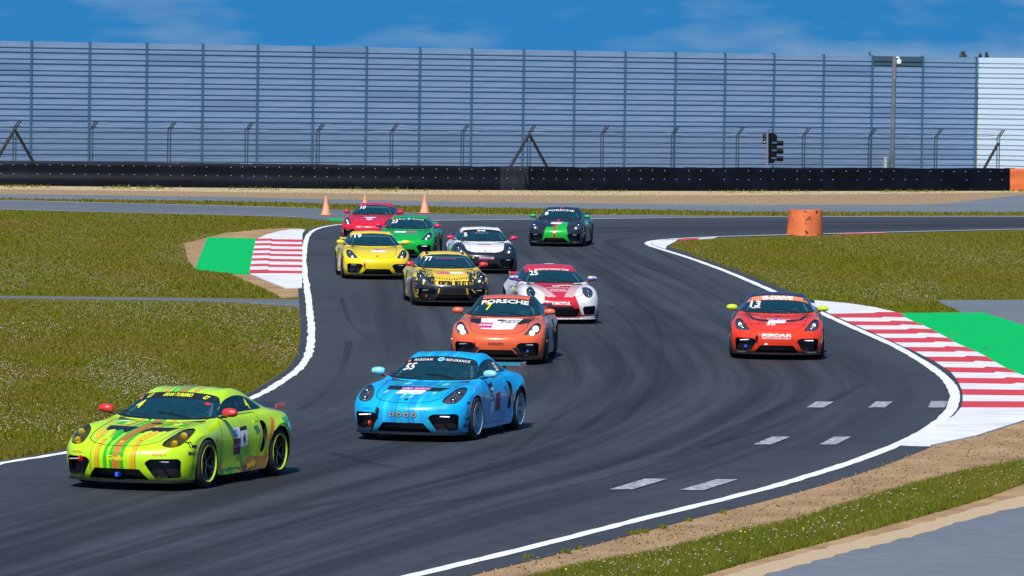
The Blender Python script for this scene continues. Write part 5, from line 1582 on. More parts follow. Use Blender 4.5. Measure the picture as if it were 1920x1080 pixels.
gt = lambda q, a, b_: q.math('GREATER_THAN', a, b_)
lt = lambda q, a, b_: q.math('LESS_THAN', a, b_)
ab = lambda q, a: q.math('ABSOLUTE', a)

for n_, c_ in (('pr_yellow', (.80, .85, .02)), ('pr_gold', (.85, .45, .02)), ('pr_orange', (.78, .20, .03)), ('pr_green', (.02, .48, .02)), ('pr_magenta', (.60, .02, .22)), ('pr_purple', (.20, .03, .35)),
               ('pr_maroon', (.20, .01, .05)), ('pr_blue', (.02, .18, .65)), ('pr_sky', (.20, .62, .90)), ('pr_red', (.60, .02, .02)), ('pr_lime', (.55, .80, .03)), ('pr_teal', (.02, .32, .40)),
               ('pr_dkgreen', (.01, .08, .03)), ('pr_coral', (.80, .22, .10)), ('pr_brown', (.45, .14, .02))):
    mat(n_, c_, .4)
for n_, c_ in (('m_red', (.62, .03, .03)), ('m_lightblue', (.22, .62, .72)), ('m_coral', (.70, .13, .06)), ('m_lime', (.50, .72, .02)), ('m_yellow', (.80, .58, .01)),
               ('m_magenta', (.60, .01, .08)), ('m_green', (.01, .38, .06)), ('m_crimson', (.55, .01, .03)), ('w_teal', (.03, .22, .28)), ('w_silver', (.35, .42, .50))):
    mat(n_, c_, .3, coat=.6)
glass_mat('lens_yellow', (.90, .80, .08))
gold_lamp = mat('yellow_reflector', (.95, .78, .04), .22, metal=.6)

LIME, GRN, ORG, DGL, BLK = (.50, .80, .002), (.03, .50, .004), (.75, .42, .006), (.07, .25, .01), (.02, .03, .01)
stripe_paint('livery_lime', [(0, LIME), (.300, BLK), (.303, LIME), (.335, ORG), (.365, BLK), (.368, LIME), (.405, GRN), (.430, LIME), (.450, BLK), (.453, GRN), (.475, (.62, .20, .02)), (.525, GRN), (.55, BLK), (.553, LIME), (.60, ORG), (.635, BLK), (.638, LIME)],
             GRN, (.58, .28, .02), LIME)
BLU, BL2, TEA, CYA = (.004, .42, .90), (.004, .33, .85), (.006, .44, .66), (.03, .52, .92)
stripe_paint('livery_blue', [(0, BLU), (.22, TEA), (.285, BLK), (.288, BLU), (.33, CYA), (.365, BLU), (.40, BL2), (.445, BLK), (.448, TEA), (.49, BLU), (.545, BLK), (.548, BL2), (.60, CYA), (.63, BLU), (.68, BLK), (.683, TEA), (.74, BLU)],
             TEA, BL2, BLU)
zone_paint('livery_coral', (.80, .125, .035), [
    ((.012, .013, .016), lambda q, x, y, z: AND(q, gt(q, z, .90), lt(q, x, .80), gt(q, ab(q, y), .455))),
    ((.30, .31, .33), lambda q, x, y, z: AND(q, lt(q, x, 1.02), gt(q, ab(q, y), .74), lt(q, z, .90), gt(q, q.noise(q.v, 2.2, 2, .4), .42))),
    ((.02, .015, .03), lambda q, x, y, z: AND(q, gt(q, x, 1.9), lt(q, z, .33), lt(q, ab(q, q.math('ADD', ab(q, y), q.math('MULTIPLY', z, .9))), .745), gt(q, q.math('ADD', ab(q, y), q.math('MULTIPLY', z, .9)), .60)))])
def checker(q, x, y, z):
    c = q.n('ShaderNodeTexChecker'); c.inputs['Scale'].default_value = 1.0
    c.inputs['Color1'].default_value = (.62, .015, .03, 1); c.inputs['Color2'].default_value = (.82, .82, .84, 1)
    mp = q.n('ShaderNodeMapping'); mp.inputs['Scale'].default_value = (17, 22, .001); mp.inputs['Location'].default_value = (.1, 0, .5)
    q.l(q.v, mp.inputs[0]); q.l(mp.outputs[0], c.inputs[0]); return c.outputs[0]
zone_paint('livery_redwhite', (.80, .80, .82), [
    ((.62, .015, .03), lambda q, x, y, z: AND(q, gt(q, x, .7), lt(q, ab(q, y), q.math('MULTIPLY_ADD', q.math('SUBTRACT', x, .8), -.27, .44)), gt(q, z, .62))),
    ((.62, .015, .03), lambda q, x, y, z: AND(q, gt(q, x, 1.4), lt(q, ab(q, y), q.math('MULTIPLY_ADD', z, -.35, .56)), lt(q, z, .64))),
    (checker, lambda q, x, y, z: AND(q, gt(q, x, .95), lt(q, x, 2.02), gt(q, z, .6), gt(q, ab(q, y), q.math('MULTIPLY_ADD', q.math('SUBTRACT', x, .8), -.27, .42)), lt(q, ab(q, y), q.math('MULTIPLY_ADD', q.math('SUBTRACT', x, .8), -.27, .63)))),
    ((.62, .015, .03), lambda q, x, y, z: AND(q, gt(q, z, .90), lt(q, x, .82))),
    ((.62, .015, .03), lambda q, x, y, z: lt(q, z, .20)),
    ((.62, .015, .03), lambda q, x, y, z: AND(q, lt(q, x, .9), gt(q, x, .1), gt(q, q.math('FRACT', q.math('MULTIPLY', q.math('ADD', x, z), 2.2)), .5)))])
zone_paint('livery_thirteen', (.86, .042, .008), [
    ((.022, .026, .036), lambda q, x, y, z: AND(q, gt(q, z, .91), lt(q, x, .78))),
    ((.10, .11, .13), lambda q, x, y, z: AND(q, lt(q, x, .45), gt(q, ab(q, y), .70), lt(q, z, .92)))])
zone_paint('livery_tiger', (.88, .62, .003), [
    ((.014, .014, .016), lambda q, x, y, z: AND(q, gt(q, x, 1.25), lt(q, z, q.math('ADD', .615, q.math('MULTIPLY', gt(q, q.noise(q.coord('Object', scale=(1, 14, 1.2)), 1.0, 3, .6), .56), -.09))))),
    ((.55, .05, .02), lambda q, x, y, z: AND(q, gt(q, x, 1.25), gt(q, ab(q, y), .68), lt(q, z, .62), gt(q, z, .46), gt(q, q.noise(q.coord('Object', scale=(2, 6, 22)), 1.0, 3, .6), .55))),
    ((.014, .014, .016), lambda q, x, y, z: AND(q, gt(q, x, .9), gt(q, ab(q, y), .40), lt(q, z, .86), gt(q, q.noise(q.coord('Object', scale=(2.0, 12, 7), rot=(0, 0, .6)), 1.0, 4, .65, .6), .50))),
    ((.80, .56, .005), lambda q, x, y, z: AND(q, gt(q, x, 1.45), gt(q, ab(q, y), .74), lt(q, z, .40), gt(q, q.noise(q.coord('Object', scale=(4, 9, 20)), 1.0, 2, .6), .50))),
    ((.014, .014, .016), lambda q, x, y, z: AND(q, gt(q, z, .92), gt(q, ab(q, y), .40), lt(q, ab(q, y), .47), lt(q, x, .0))),
    ((.25, .26, .27), lambda q, x, y, z: AND(q, lt(q, x, .3), gt(q, x, -.6), lt(q, z, .6)))])
zone_paint('livery_blackwhite', (.88, .88, .90), [
    ((.014, .015, .020), lambda q, x, y, z: AND(q, gt(q, x, q.math('MULTIPLY_ADD', z, 1.1, .02)), lt(q, z, .88)))])
paint('paint_white', (.88, .88, .90)); paint('paint_yellow', (.90, .66, .001)); paint('paint_green', (.002, .40, .045)); paint('paint_crimson', (.70, .006, .025))
zone_paint('livery_nine', (.014, .017, .026), [
    ((.01, .46, .04), lambda q, x, y, z: AND(q, gt(q, x, 1.8), lt(q, y, q.math('MULTIPLY_ADD', z, -.3, .56)), gt(q, y, q.math('MULTIPLY_ADD', z, .25, -.46)), lt(q, z, .645))),
    ((.01, .46, .04), lambda q, x, y, z: AND(q, gt(q, x, 1.25), lt(q, y, .37), gt(q, y, q.math('MULTIPLY_ADD', q.math('SUBTRACT', 2.0, x, clamp=True), .45, -.12)), gt(q, z, .6))),
    ((.55, .03, .03), lambda q, x, y, z: AND(q, lt(q, ab(q, q.math('ADD', y, .01)), .042), gt(q, q.math('ADD', ab(q, x), 0.0), .0))),
    ((.02, .20, .06), lambda q, x, y, z: AND(q, lt(q, x, .6), gt(q, ab(q, y), .74), gt(q, z, .35), gt(q, q.noise(q.v, 2.6, 2, .4), .50)))])

# shared print layouts -----------------------------------------------------
def banner(pr, matn='print_black', depth=.066):
    top = [(0, 1.202), (.15, 1.199), (.32, 1.187), (.42, 1.174), (.50, 1.160), (.541, 1.138), (.570, 1.104)]
    bot = [(.588, 1.083), (.53, 1.158 - depth), (.42, 1.173 - depth), (.32, 1.184 - depth), (.15, 1.193 - depth), (0, 1.196 - depth)]
    right = top + bot
    pr.poly('windscreen_banner', matn, right + [(-y, z) for y, z in (bot[::-1] + top[::-1])[1:-1]], 'front', 0)
def frit(pr):
    for md, s_ in (('left', -1), ('right', 1)):
        pr.poly('side_marker', 'print_black', [(s_ * 1.73, .575), (s_ * 1.60, .570), (s_ * 1.585, .600), (s_ * 1.70, .605)], md, 1)
    """black border along the foot of the screen"""
    a = [(0, .864), (.30, .867), (.52, .873), (.645, .883), (.705, .895), (.695, .908), (.63, .897), (.50, .886), (.30, .879), (0, .876)]
    pr.poly('screen_edge', 'print_black', a, 'front', 0, .2); pr.poly('screen_edge', 'print_black', [(-y, z) for y, z in a], 'front', 0, .2)
def corner_number(pr, n, matn, h=.085, u=-.40, v=1.005, shear=.25, bold=.03, slope=.12):
    pr.text('race_number', matn, n, u, v, h * 1.05, 'front', 1, .02, shear, rot=slope, width=(.10 if len(n) == 1 else .195) * h / .085)
    pr.poly('round_sticker', 'pr_coral', [(u - .075 + .022 * math.cos(t), v + .115 + .018 * math.sin(t)) for t in np.linspace(0, 6.28, 10)[:-1]], 'front', 1)
def event_plate(pr, v=-1.52, u=0.0, w=.36, a='pr_purple', b_='pr_magenta', swap=False, side=False):
    """small two part event sticker on the bonnet"""
    if side:
        m1, m2 = ('print_white', b_) if not swap else (b_, 'print_white')
        pr.poly('event_sticker', m1, [(u - w, v - .12), (u, v - .12), (u, v + .12), (u - w, v + .12)], 'top', 1)
        pr.poly('event_sticker', m2, [(u, v - .12), (u + w, v - .12), (u + w, v + .12), (u, v + .12)], 'top', 1)
        pr.text('event_sticker', 'print_white', 'SMP RSKG', u + (w / 2 if not swap else -w / 2), v - .025, .05, 'top', 2, .01)
    else:
        pr.poly('event_sticker', 'print_white', [(u - w / 2 - .01, v - .20), (u + w / 2 - .03, v - .20), (u + w / 2, v), (u - w / 2 + .02, v)], 'top', 1)
        pr.poly('event_sticker', a, [(u - w / 2 + .02, v), (u, v), (u + .01, v + .18), (u - w / 2 + .06, v + .18)], 'top', 1)
        pr.poly('event_sticker', b_, [(u, v), (u + w / 2, v), (u + w / 2 + .03, v + .18), (u + .01, v + .18)], 'top', 1)
        pr.text('event_sticker', 'print_white', 'SMP RSKG', u + .02, v + .055, .07, 'top', 2, .01)
def emblem(pr, u=0.0, v=-1.985, m1='pr_gold'):
    pr.poly('bonnet_emblem', m1, [(u - .028, v + .04), (u + .028, v + .04), (u + .026, v - .01), (u, v - .04), (u - .026, v - .01)], 'top', 1)
def bumper_text(pr, txt, matn, z, h, width=None, u=0.0, **k):
    pr.text('bumper_lettering', matn, txt, u, z, h, 'front', 1, k.get('bold', .015), k.get('shear', 0), width=width)
def tow(car, D, y, z, m_, size=.05):
    p = surf(D, y, z, .01)
    b = MB(); b.box((p.x - .02, p.y, p.z), (.10, size * .8, size))
    if m_ == 'tow_blue': b.build('tow_strap', MATS[m_], car); return
    b.lathe([(size * .5, -.012), (size * .85, -.012), (size * .85, .012), (size * .5, .012)], 12, 'y', (p.x + .03, p.y, p.z), close=True)
    b.build('tow_eye', MATS[m_], car)
SL = BODY['slant']; RD = BODY['round']
def swap_lens(car, matn):
    for c in car.children:
        if c.name.startswith('headlight'):
            c.material_slots[0].material = MATS[matn]

# 1 lime car
car, pr = build_car('oval', G(390.5, 917), 1, -20.5, 'lime green race car with green and orange stripes, number 4, leading the pack', 'livery_lime', 'm_red', 'satin_black', 'satin_black',
                    lamps=('yellow_reflector', 'yellow_reflector'), bulb_s=1.45, wide=1.03, wing_at=(-1.80, .93, .94), wheel_lip='m_lime', end_c='m_red', person_label='driver in a white helmet behind the windscreen of the lime green car')
swap_lens(car, 'lens_yellow')
banner(pr); frit(pr); emblem(pr)
pr.text('banner_lettering', 'pr_yellow', 'GRAN TURISMO', .0, 1.150, .036, 'front', 1, .03, .15, width=.42, arc=-.15)
for u in (-.40, .40): pr.text('banner_lettering', 'pr_yellow', 'GT', u, 1.118, .038, 'front', 1, .03, .3, rot=-.25 if u > 0 else .25)
corner_number(pr, '4', 'pr_yellow', .085, -.45, .99)
pr.poly('small_sticker', 'm_red', [(.46, 1.055), (.53, 1.045), (.52, 1.07), (.45, 1.082)], 'front', 1)
pr.poly('bonnet_print', 'print_black', [(-.44, -1.56), (-.10, -1.62), (-.05, -1.30), (-.48, -1.27)], 'top', 0)
pr.poly('bonnet_print', 'print_black', [(.08, -1.62), (.42, -1.58), (.53, -1.27), (.13, -1.30)], 'top', 0)
pr.poly('bonnet_print', 'pr_brown', [(-.06, -1.96), (.02, -1.96), (.13, -1.08), (.04, -1.08)], 'top', 1)
pr.poly('bonnet_print', 'print_black', [(.09 + .085 * math.cos(t), -1.04 + .06 * math.sin(t)) for t in np.linspace(0, 6.28, 18)[:-1]], 'top', 1)
for (u, c_) in ((-.46, 'pr_green'), (-.36, 'pr_lime'), (.20, 'pr_green'), (.33, 'pr_lime'), (.42, 'pr_green')):
    pr.poly('bonnet_print', c_, [(u, -1.15), (u + .09, -1.15), (u + .12, -1.0), (u + .06, -.93), (u + .01, -1.02)], 'top', 1)
for (u, c_) in ((-.40, 'pr_gold'), (-.27, 'pr_lime'), (-.16, 'pr_green'), (.14, 'pr_lime'), (.23, 'pr_gold'), (.34, 'pr_lime')):
    k = .06 * (1 if u > 0 else -1)
    pr.poly('bonnet_print', c_, [(u - .03, -1.90), (u + .04, -1.90), (u + .045 + k, -1.60), (u + .085 + k, -1.60), (u + .01 + k, -1.50), (u - .075 + k, -1.60), (u - .035 + k, -1.60)], 'top', 1)
pr.poly('event_sticker', 'print_white', [(-.52, -.95), (-.36, -.95), (-.34, -.88), (-.50, -.88)], 'top', 1)
pr.poly('event_sticker', 'pr_magenta', [(.32, -.96), (.52, -.95), (.54, -.89), (.33, -.90)], 'top', 1)
pr.text('bumper_lettering', 'pr_green', 'Manthey', -.02, .475, .055, 'front', 1, .0, .2); pr.text('bumper_lettering', 'pr_yellow', 'Grello', .0, .40, .065, 'front', 1, .02, .2)
for u in (-.60, .56): pr.text('bumper_lettering', 'pr_orange', 'MICHELIN', u, .47, .026, 'front', 1, .02)
# plates and lettering on the left side: u = -x
def door_plate(pr, n, um=.12, zm=.62, mode='left', logo='pr_blue', back='pr_maroon'):
    s_ = 1 if mode == 'left' else -1
    pr.poly('door_plate', 'print_white', [(um - .02, zm - .13), (um + .22, zm - .11), (um + .22, zm + .10), (um - .02, zm + .09)], mode, 1)
    pr.poly('door_plate', 'print_black', [(um - .02, zm + .09), (um + .22, zm + .10), (um + .22, zm + .155), (um - .02, zm + .145)], mode, 1)
    pr.text('race_number', 'print_black', n, um + .10, zm - .085, .145, mode, 2, .02, width=.07 * len(n) + .02)
    pr.poly('door_plate', 'print_white', [(um - .25, zm - .0), (um - .025, zm - .0), (um - .025, zm + .15), (um - .25, zm + .14)], mode, 1)
    pr.poly('door_plate', logo, [(um - .17 + .055 * math.cos(t), zm + .075 + .055 * math.sin(t)) for t in np.linspace(0, 6.28, 16)[:-1]], mode, 2)
    pr.poly('door_plate', 'pr_sky', [(um - .17 + .033 * math.cos(t), zm + .075 + .033 * math.sin(t)) for t in np.linspace(0, 6.28, 16)[:-1]], mode, 3)
    pr.poly('door_plate', back, [(um - .25, zm - .22), (um - .025, zm - .22), (um - .025, zm), (um - .25, zm)], mode, 1)
    pr.text('door_plate', 'print_white', 'G SMP', um - .14, zm - .12, .045, mode, 2, .0)
door_plate(pr, '4', -.02, .60)
pr.text('side_window_number', 'pr_yellow', '4', .58, .965, .13, 'left', 1, .03, .0)
pr.text('fender_lettering', 'print_black', 'Mobil 1', -1.70, .475, .05, 'left', 1, .03)
pr.text('fender_lettering', 'print_black', 'TL', -1.72, .57, .075, 'left', 1, .02)
for (a, b_, c_) in ((.95, .30, 'pr_orange'), (.38, .16, 'pr_gold'), (-.70, .17, 'pr_gold')):
    pr.poly('side_print', c_, [(a - .18, b_), (a + .02, b_ + .03), (a + .02, b_ + .0), (a + .12, b_ + .07), (a + .02, b_ + .13), (a + .02, b_ + .10), (a - .18, b_ + .07)], 'left', 1)
pr.poly('side_print', 'pr_orange', [(.86, .50), (.93, .50), (1.08, .78), (1.02, .84), (.97, .76)], 'left', 1)
tow(car, SL, -.52, .40, 'tow_red'); tow(car, SL, .02, .215, 'tow_blue', .055); pr.build()

# 2 light blue car
car, pr = build_car('oval', G(895, 826), 1, -15.8, 'sky blue race car with thin dark pattern lines, number 55', 'livery_blue', 'm_lightblue', 'w_teal', 'w_silver',
                    drl='drl', suit='suit_red', person_label='driver in a white helmet and red suit behind the windscreen of the sky blue car')
banner(pr); frit(pr); emblem(pr, m1='print_black')
pr.text('banner_lettering', 'print_white', 'RUSSIAN', -.265, 1.131, .030, 'front', 1, .015, .0, width=.30, rot=.06, arc=-.1, spacing=1.2)
pr.text('banner_lettering', 'print_white', 'NDURANCE', .285, 1.129, .030, 'front', 1, .015, .0, width=.37, rot=-.075, arc=-.1, spacing=1.2)
pr.poly('banner_lettering', 'pr_sky', [(.02 + .055 * math.cos(t), 1.158 + .026 * math.sin(t)) for t in np.linspace(0, 6.28, 20)[:-1]], 'front', 1)
pr.poly('banner_lettering', 'print_black', [(-.01, 1.158), (.06, 1.166), (.05, 1.158), (.0, 1.150)], 'front', 2)
corner_number(pr, '55', 'print_white', .082, -.42, 1.0)
pr.poly('bonnet_print', 'print_black', [(-.44, -1.54), (.40, -1.58), (.52, -1.34), (-.47, -1.28)], 'top', 0)
event_plate(pr, -1.54, -.02, .42)
for u in (-.10, .03): pr.poly('bonnet_print', 'pr_sky', [(u - .02, -1.93), (u + .02, -1.93), (u + .055, -1.69), (u + .09, -1.69), (u + .095, -1.65), (u - .02, -1.65), (u - .02, -1.69), (u + .01, -1.69)], 'top', 1)
for (u, c_) in ((-.44, 'pr_teal'), (-.30, 'pr_sky'), (.18, 'pr_teal'), (.30, 'pr_sky'), (.42, 'pr_teal')):
    pr.poly('bonnet_print', c_, [(u, -1.15), (u + .09, -1.15), (u + .11, -1.0), (u + .05, -.94), (u + .01, -1.02)], 'top', 1)
for u in (-.43, .33): pr.poly('bonnet_print', 'pr_sky', [(u - .02, -1.74), (u + .03, -1.74), (u + .06, -1.58), (u + .01, -1.62)], 'top', 1)
for k in range(4):
    u = -.165 + .115 * k
    for r_, m_, ly in ((.047, 'print_black', 1), (.040, 'print_grey', 2), (.016, 'print_black', 3)):
        pr.poly('bumper_badge', m_, [(u + r_ * math.cos(t), .415 + r_ * math.sin(t)) for t in np.linspace(0, 6.28, 16)[:-1]], 'front', ly)
for u in (-.60, .58): pr.text('bumper_lettering', 'pr_teal', 'MICHELIN', u, .475, .024, 'front', 1, .02)
pr.text('fender_lettering', 'print_black', 'Mobil 1', -1.70, .22, .045, 'left', 1, .03)
pr.poly('door_plate', 'print_white', [(-.34, .34), (-.15, .36), (-.15, .76), (-.34, .74)], 'left', 1); pr.poly('door_plate', 'print_black', [(-.34, .74), (-.15, .76), (-.15, .83), (-.34, .80)], 'left', 2)
pr.text('race_number', 'print_black', '55', -.245, .53, .17, 'left', 2, .02, width=.15)
pr.poly('door_plate', 'pr_maroon', [(-.02, .36), (.22, .38), (.22, .66), (-.02, .64)], 'left', 1); pr.text('door_plate', 'pr_magenta', 'SMP', .10, .48, .06, 'left', 2)
pr.text('side_window_number', 'print_white', '55', .55, .965, .12, 'left', 1, .03)
for i, (a, b_) in enumerate(((-1.72, .42), (-1.70, .33), (-1.76, .36))): pr.poly('side_print', ('pr_blue', 'print_black', 'pr_teal')[i], [(a - .06, b_), (a + .06, b_ + .01), (a + .04, b_ + .06), (a - .05, b_ + .05)], 'left', 1)
tow(car, SL, -.40, .46, 'trim_black', .06); tow(car, SL, -.53, .265, 'tow_red'); pr.build()

# 3 coral car
car, pr = build_car('slant', G(1025.5, 682), 1, -5.0, 'coral orange race car with lit headlamps and a white bonnet panel, number 7', 'livery_coral', 'm_coral', 'satin_black', 'satin_black',
                    lamps=('lamp_white', 'lamp_white'), bulb_s=1.4, person_label='driver behind the windscreen of the coral orange car', suit='suit_navy')
banner(pr, depth=.085); frit(pr)
pr.text('banner_lettering', 'print_white', 'PORSCHE', .0, 1.117, .062, 'front', 1, .03, .0, width=.92, arc=-.17)
corner_number(pr, '7', 'pr_yellow', .105, -.29, .99)
pr.poly('bonnet_print', 'print_black', [(-.60, -.90), (.60, -.90), (.57, -1.35), (.42, -1.50), (-.42, -1.50), (-.57, -1.35)], 'top', 0)
pr.poly('bonnet_print', 'print_white', [(-.40, -.89), (.42, -.89), (.30, -1.84), (.0, -1.88), (-.32, -1.84)], 'top', 1)
pr.poly('bonnet_print', 'pr_magenta', [(-.335, -1.78), (-.12, -1.79), (-.12, -1.42), (-.365, -1.40)], 'top', 2)
pr.text('event_sticker', 'print_white', 'SMP', -.23, -1.66, .12, 'top', 3)
pr.poly('bonnet_emblem', 'print_black', [(.01 + .08 * math.cos(t), -1.14 + .10 * math.sin(t)) for t in np.linspace(0, 6.28, 18)[:-1]], 'top', 2)
pr.text('bonnet_lettering', 'print_black', 'BODY', .23, -1.22, .14, 'top', 2, .02, .2); pr.text('bonnet_lettering', 'print_black', 'PRO', .21, -1.42, .14, 'top', 2, .02, .2)
bumper_text(pr, 'RACEONE.PRO', 'print_black', .385, .045, .30)
for sg in (1, -1): pr.poly('bumper_print', 'print_black', [(sg * .42, .155), (sg * .54, .17), (sg * .40, .37), (sg * .34, .30)], 'front', 0, .2)
tow(car, SL, .60, .27, 'tow_blue', .04); tow(car, SL, -.42, .42, 'tow_red', .045); pr.build()

# 4 red and white car with round lamps
car, pr = build_car('round', G(1118, 605.5), 1, 6.0, 'red and white race car with round headlamps and a chequered bonnet, number 25', 'livery_redwhite', 'm_magenta', 'm_crimson', 'satin_black',
                    person_label='driver behind the windscreen of the red and white car with round lamps')
frit(pr); banner(pr, 'm_crimson', .05)
pr.text('banner_lettering', 'print_white', 'SPORTCAR RACING TEAM', .0, 1.150, .032, 'front', 1, .015, .0, width=.78, arc=-.14)
corner_number(pr, '25', 'print_white', .085, -.42, 1.035, 0.1, .03, .05)
pr.poly('roof_print', 'print_white', [(-.13, .40), (-.03, .46), (0, .44), (.03, .46), (.13, .40), (.10, .30), (0, .26), (-.10, .30)], 'top', 1)
pr.poly('event_sticker', 'pr_magenta', [(-.36, -1.02), (-.06, -1.05), (-.06, -.96), (-.36, -.93)], 'top', 1)
pr.poly('event_sticker', 'print_white', [(.08, -1.05), (.40, -1.02), (.38, -.93), (.08, -.96)], 'top', 1)
pr.poly('bonnet_print', 'print_white', [(-.09, -1.06), (-.03, -1.02), (.03, -1.02), (.09, -1.06), (.05, -1.20), (0, -1.24), (-.05, -1.20)], 'top', 1)
pr.poly('bonnet_print', 'm_crimson', [(-.05, -1.09), (.05, -1.09), (.03, -1.17), (0, -1.20), (-.03, -1.17)], 'top', 2)
pr.text('bonnet_lettering', 'print_white', 'STEINTHORNE', 0, -1.36, .06, 'top', 1, .01, 0, width=.52)
pr.text('bonnet_lettering', 'print_white', 'SPORTCAR', 0, -1.58, .09, 'top', 1, .02, 0, width=.36)
pr.poly('bonnet_lettering', 'print_white', [(-.19, -1.65), (.19, -1.65), (.19, -1.63), (-.19, -1.63)], 'top', 1)
bumper_text(pr, 'MOTUL', 'print_white', .435, .062, .36, bold=.04, shear=.15, u=.04)
pr.poly('bumper_print', 'print_white', [(-.22, .44), (-.17, .44), (-.155, .49), (-.19, .49)], 'front', 1)
pr.poly('number_plate', 'print_black', [(-.30, .345), (.30, .345), (.30, .40), (-.30, .40)], 'front', 1)
for sg in (1, -1):
    pr.poly('bumper_print', 'print_white', [(sg * .50, .16), (sg * .84, .19), (sg * .84, .145), (sg * .42, .135)], 'front', 1)
pr.build()
for c in [c for c in car.children if c.name.startswith('mirror')]:
    fl = bpy.data.materials.get('tricolour') or zone_paint('tricolour', (.80, .80, .82), [((.03, .06, .55), lambda q, x, y, z: lt(q, z, .018)), ((.60, .01, .03), lambda q, x, y, z: lt(q, z, -.018))])
    MATS['tricolour'] = fl; c.material_slots[0].material = fl
for c in [c for c in car.children if c.name.startswith('front_splitter')]:
    c.material_slots[0].link = 'OBJECT'; c.material_slots[0].material = MATS['paint_white']

# 5 bright red car with the orange banner
car, pr = build_car('slant', G(1543.5, 673), 1, -3.0, 'bright red race car with black roof and lime mirrors, number 13', 'livery_thirteen', 'm_lime', 'satin_black', 'satin_black',
                    wide=1.03, lamps=('lamp_dim', 'chrome'), drl='drl', person_label='driver behind the windscreen of the bright red car with lime mirrors')
pr.poly('windscreen_banner', 'pr_coral', [(0, 1.202), (.15, 1.199), (.32, 1.187), (.42, 1.174), (.50, 1.160), (.541, 1.138), (.590, 1.080), (.618, 1.045), (.53, 1.082), (.42, 1.105), (.2, 1.118), (0, 1.122), (-.2, 1.118), (-.42, 1.105), (-.53, 1.082), (-.618, 1.045), (-.590, 1.080), (-.541, 1.138), (-.50, 1.160), (-.42, 1.174), (-.32, 1.187), (-.15, 1.199)], 'front', 0)
frit(pr)
pr.text('banner_lettering', 'print_white', 'G-DRIVE', .0, 1.131, .058, 'front', 1, .05, .15, width=.62, arc=-.07)
corner_number(pr, '13', 'print_white', .10, -.435, .985, .2, .04, .10)
pr.text('driver_name', 'print_white', 'FORTUNA', -.42, .955, .026, 'front', 1, .02, .2, rot=.12)
pr.poly('bonnet_print', 'print_black', [(-.60, -.90), (-.53, -.90), (-.44, -1.34), (-.30, -1.42), (.30, -1.42), (.44, -1.34), (.53, -.90), (.60, -.90), (.50, -1.42), (.32, -1.58), (-.32, -1.58), (-.50, -1.42)], 'top', 0)
pr.poly('bonnet_print', 'print_black', [(.02 + .09 * math.cos(t), -1.07 + .06 * math.sin(t)) for t in np.linspace(0, 3.15, 12)], 'top', 0)
event_plate(pr, -1.50, 0.0, .36)
pr.text('race_number', 'print_white', '30', -.12, -1.84, .13, 'top', 1, .03)
pr.text('bonnet_lettering', 'pr_red', 'SPORTCAR', -.30, -1.80, .10, 'top', 1); pr.text('bonnet_lettering', 'pr_red', 'RACING', .30, -1.80, .10, 'top', 1)
bumper_text(pr, 'RSCAR', 'print_white', .462, .055, .58, bold=.02, shear=.1); bumper_text(pr, 'MOTORSPORT', 'print_white', .415, .032, .56, bold=.02, shear=.1)
for sg in (1, -1): pr.poly('bumper_print', 'print_white', [(sg * .60, .135), (sg * .78, .14), (sg * .74, .165), (sg * .58, .16)], 'front', 1)
pr.poly('bumper_print', 'print_white', [(-.24, .295), (-.16, .30), (-.19, .335), (-.24, .33)], 'front', 1)
tow(car, SL, -.39, .46, 'trim_black', .06); tow(car, SL, -.60, .265, 'tow_blue', .05); pr.build()

# 6 plain yellow car
car, pr = build_car('slant', G(640, 522), -1, 6.0, 'plain yellow race car with yellow mirrors and wing, number 19', 'paint_yellow', 'm_yellow', 'm_yellow', 'satin_black',
                    lamps=('chrome', 'lamp_dim'), person_label='driver behind the windscreen of the plain yellow car')
frit(pr); emblem(pr, m1='print_black'); corner_number(pr, '19', 'print_white', .09, -.40, 1.085, .15, .04, .05)
event_plate(pr, -1.42, .08, .38, 'pr_maroon', 'pr_magenta'); tow(car, SL, -.36, .42, 'tow_red', .05); pr.build()

# 7 tiger striped car
car, pr = build_car('slant', G(771, 572), -1, 6.0, 'yellow race car with black claw marks and red mirrors, number 77', 'livery_tiger', 'm_red', 'satin_black', 'satin_black',
                    lamps=('chrome', 'lamp_dim'), person_label='driver behind the windscreen of the tiger striped car')
frit(pr); corner_number(pr, '77', 'print_white', .085, -.42, 1.045, .2, .04, .05)
pr.text('screen_lettering', 'pr_magenta', 'SPORTCAR RACING TEAM', -.02, 1.085, .020, 'front', 1, .01, 0, width=.50)
event_plate(pr, -1.32, .0, .32, side=True, swap=True)
for k in range(17):      # claw strokes rising from the nose
    u = -.48 + .06 * k; L = .10 + .10 * abs(math.sin(k * 1.9))
    pr.poly('claw_marks', 'print_black', [(u - .016, -1.99 + abs(u) * .28), (u + .016, -1.99 + abs(u) * .28), (u * .93, -1.97 + abs(u) * .28 + L)], 'top', 1)
for k in (0, 1, 2, 4, 8, 10, 11, 12):
    u = -.42 + .07 * k; L = .05 + .06 * abs(math.sin(k * 2.3))
    pr.poly('claw_marks', 'pr_gold', [(u - .010, .585), (u + .010, .585), (u + .004, .585 - L)], 'front', 1)
for (u0, u1, z0, z1) in ((-.32, -.34, .44, .32), (.34, .37, .44, .30), (.46, .56, .42, .33)): pr.poly('claw_marks', 'pr_gold', [(u0 - .014, z0), (u0 + .014, z0), (u1 + .01, z1), (u1 - .02, z1)], 'front', 1)
pr.poly('number_plate', 'print_black', [(-.26, .34), (.26, .34), (.26, .44), (-.26, .44)], 'front', 2)
tow(car, SL, -.39, .45, 'chrome', .05); tow(car, SL, -.62, .24, 'tow_red', .045); pr.build()

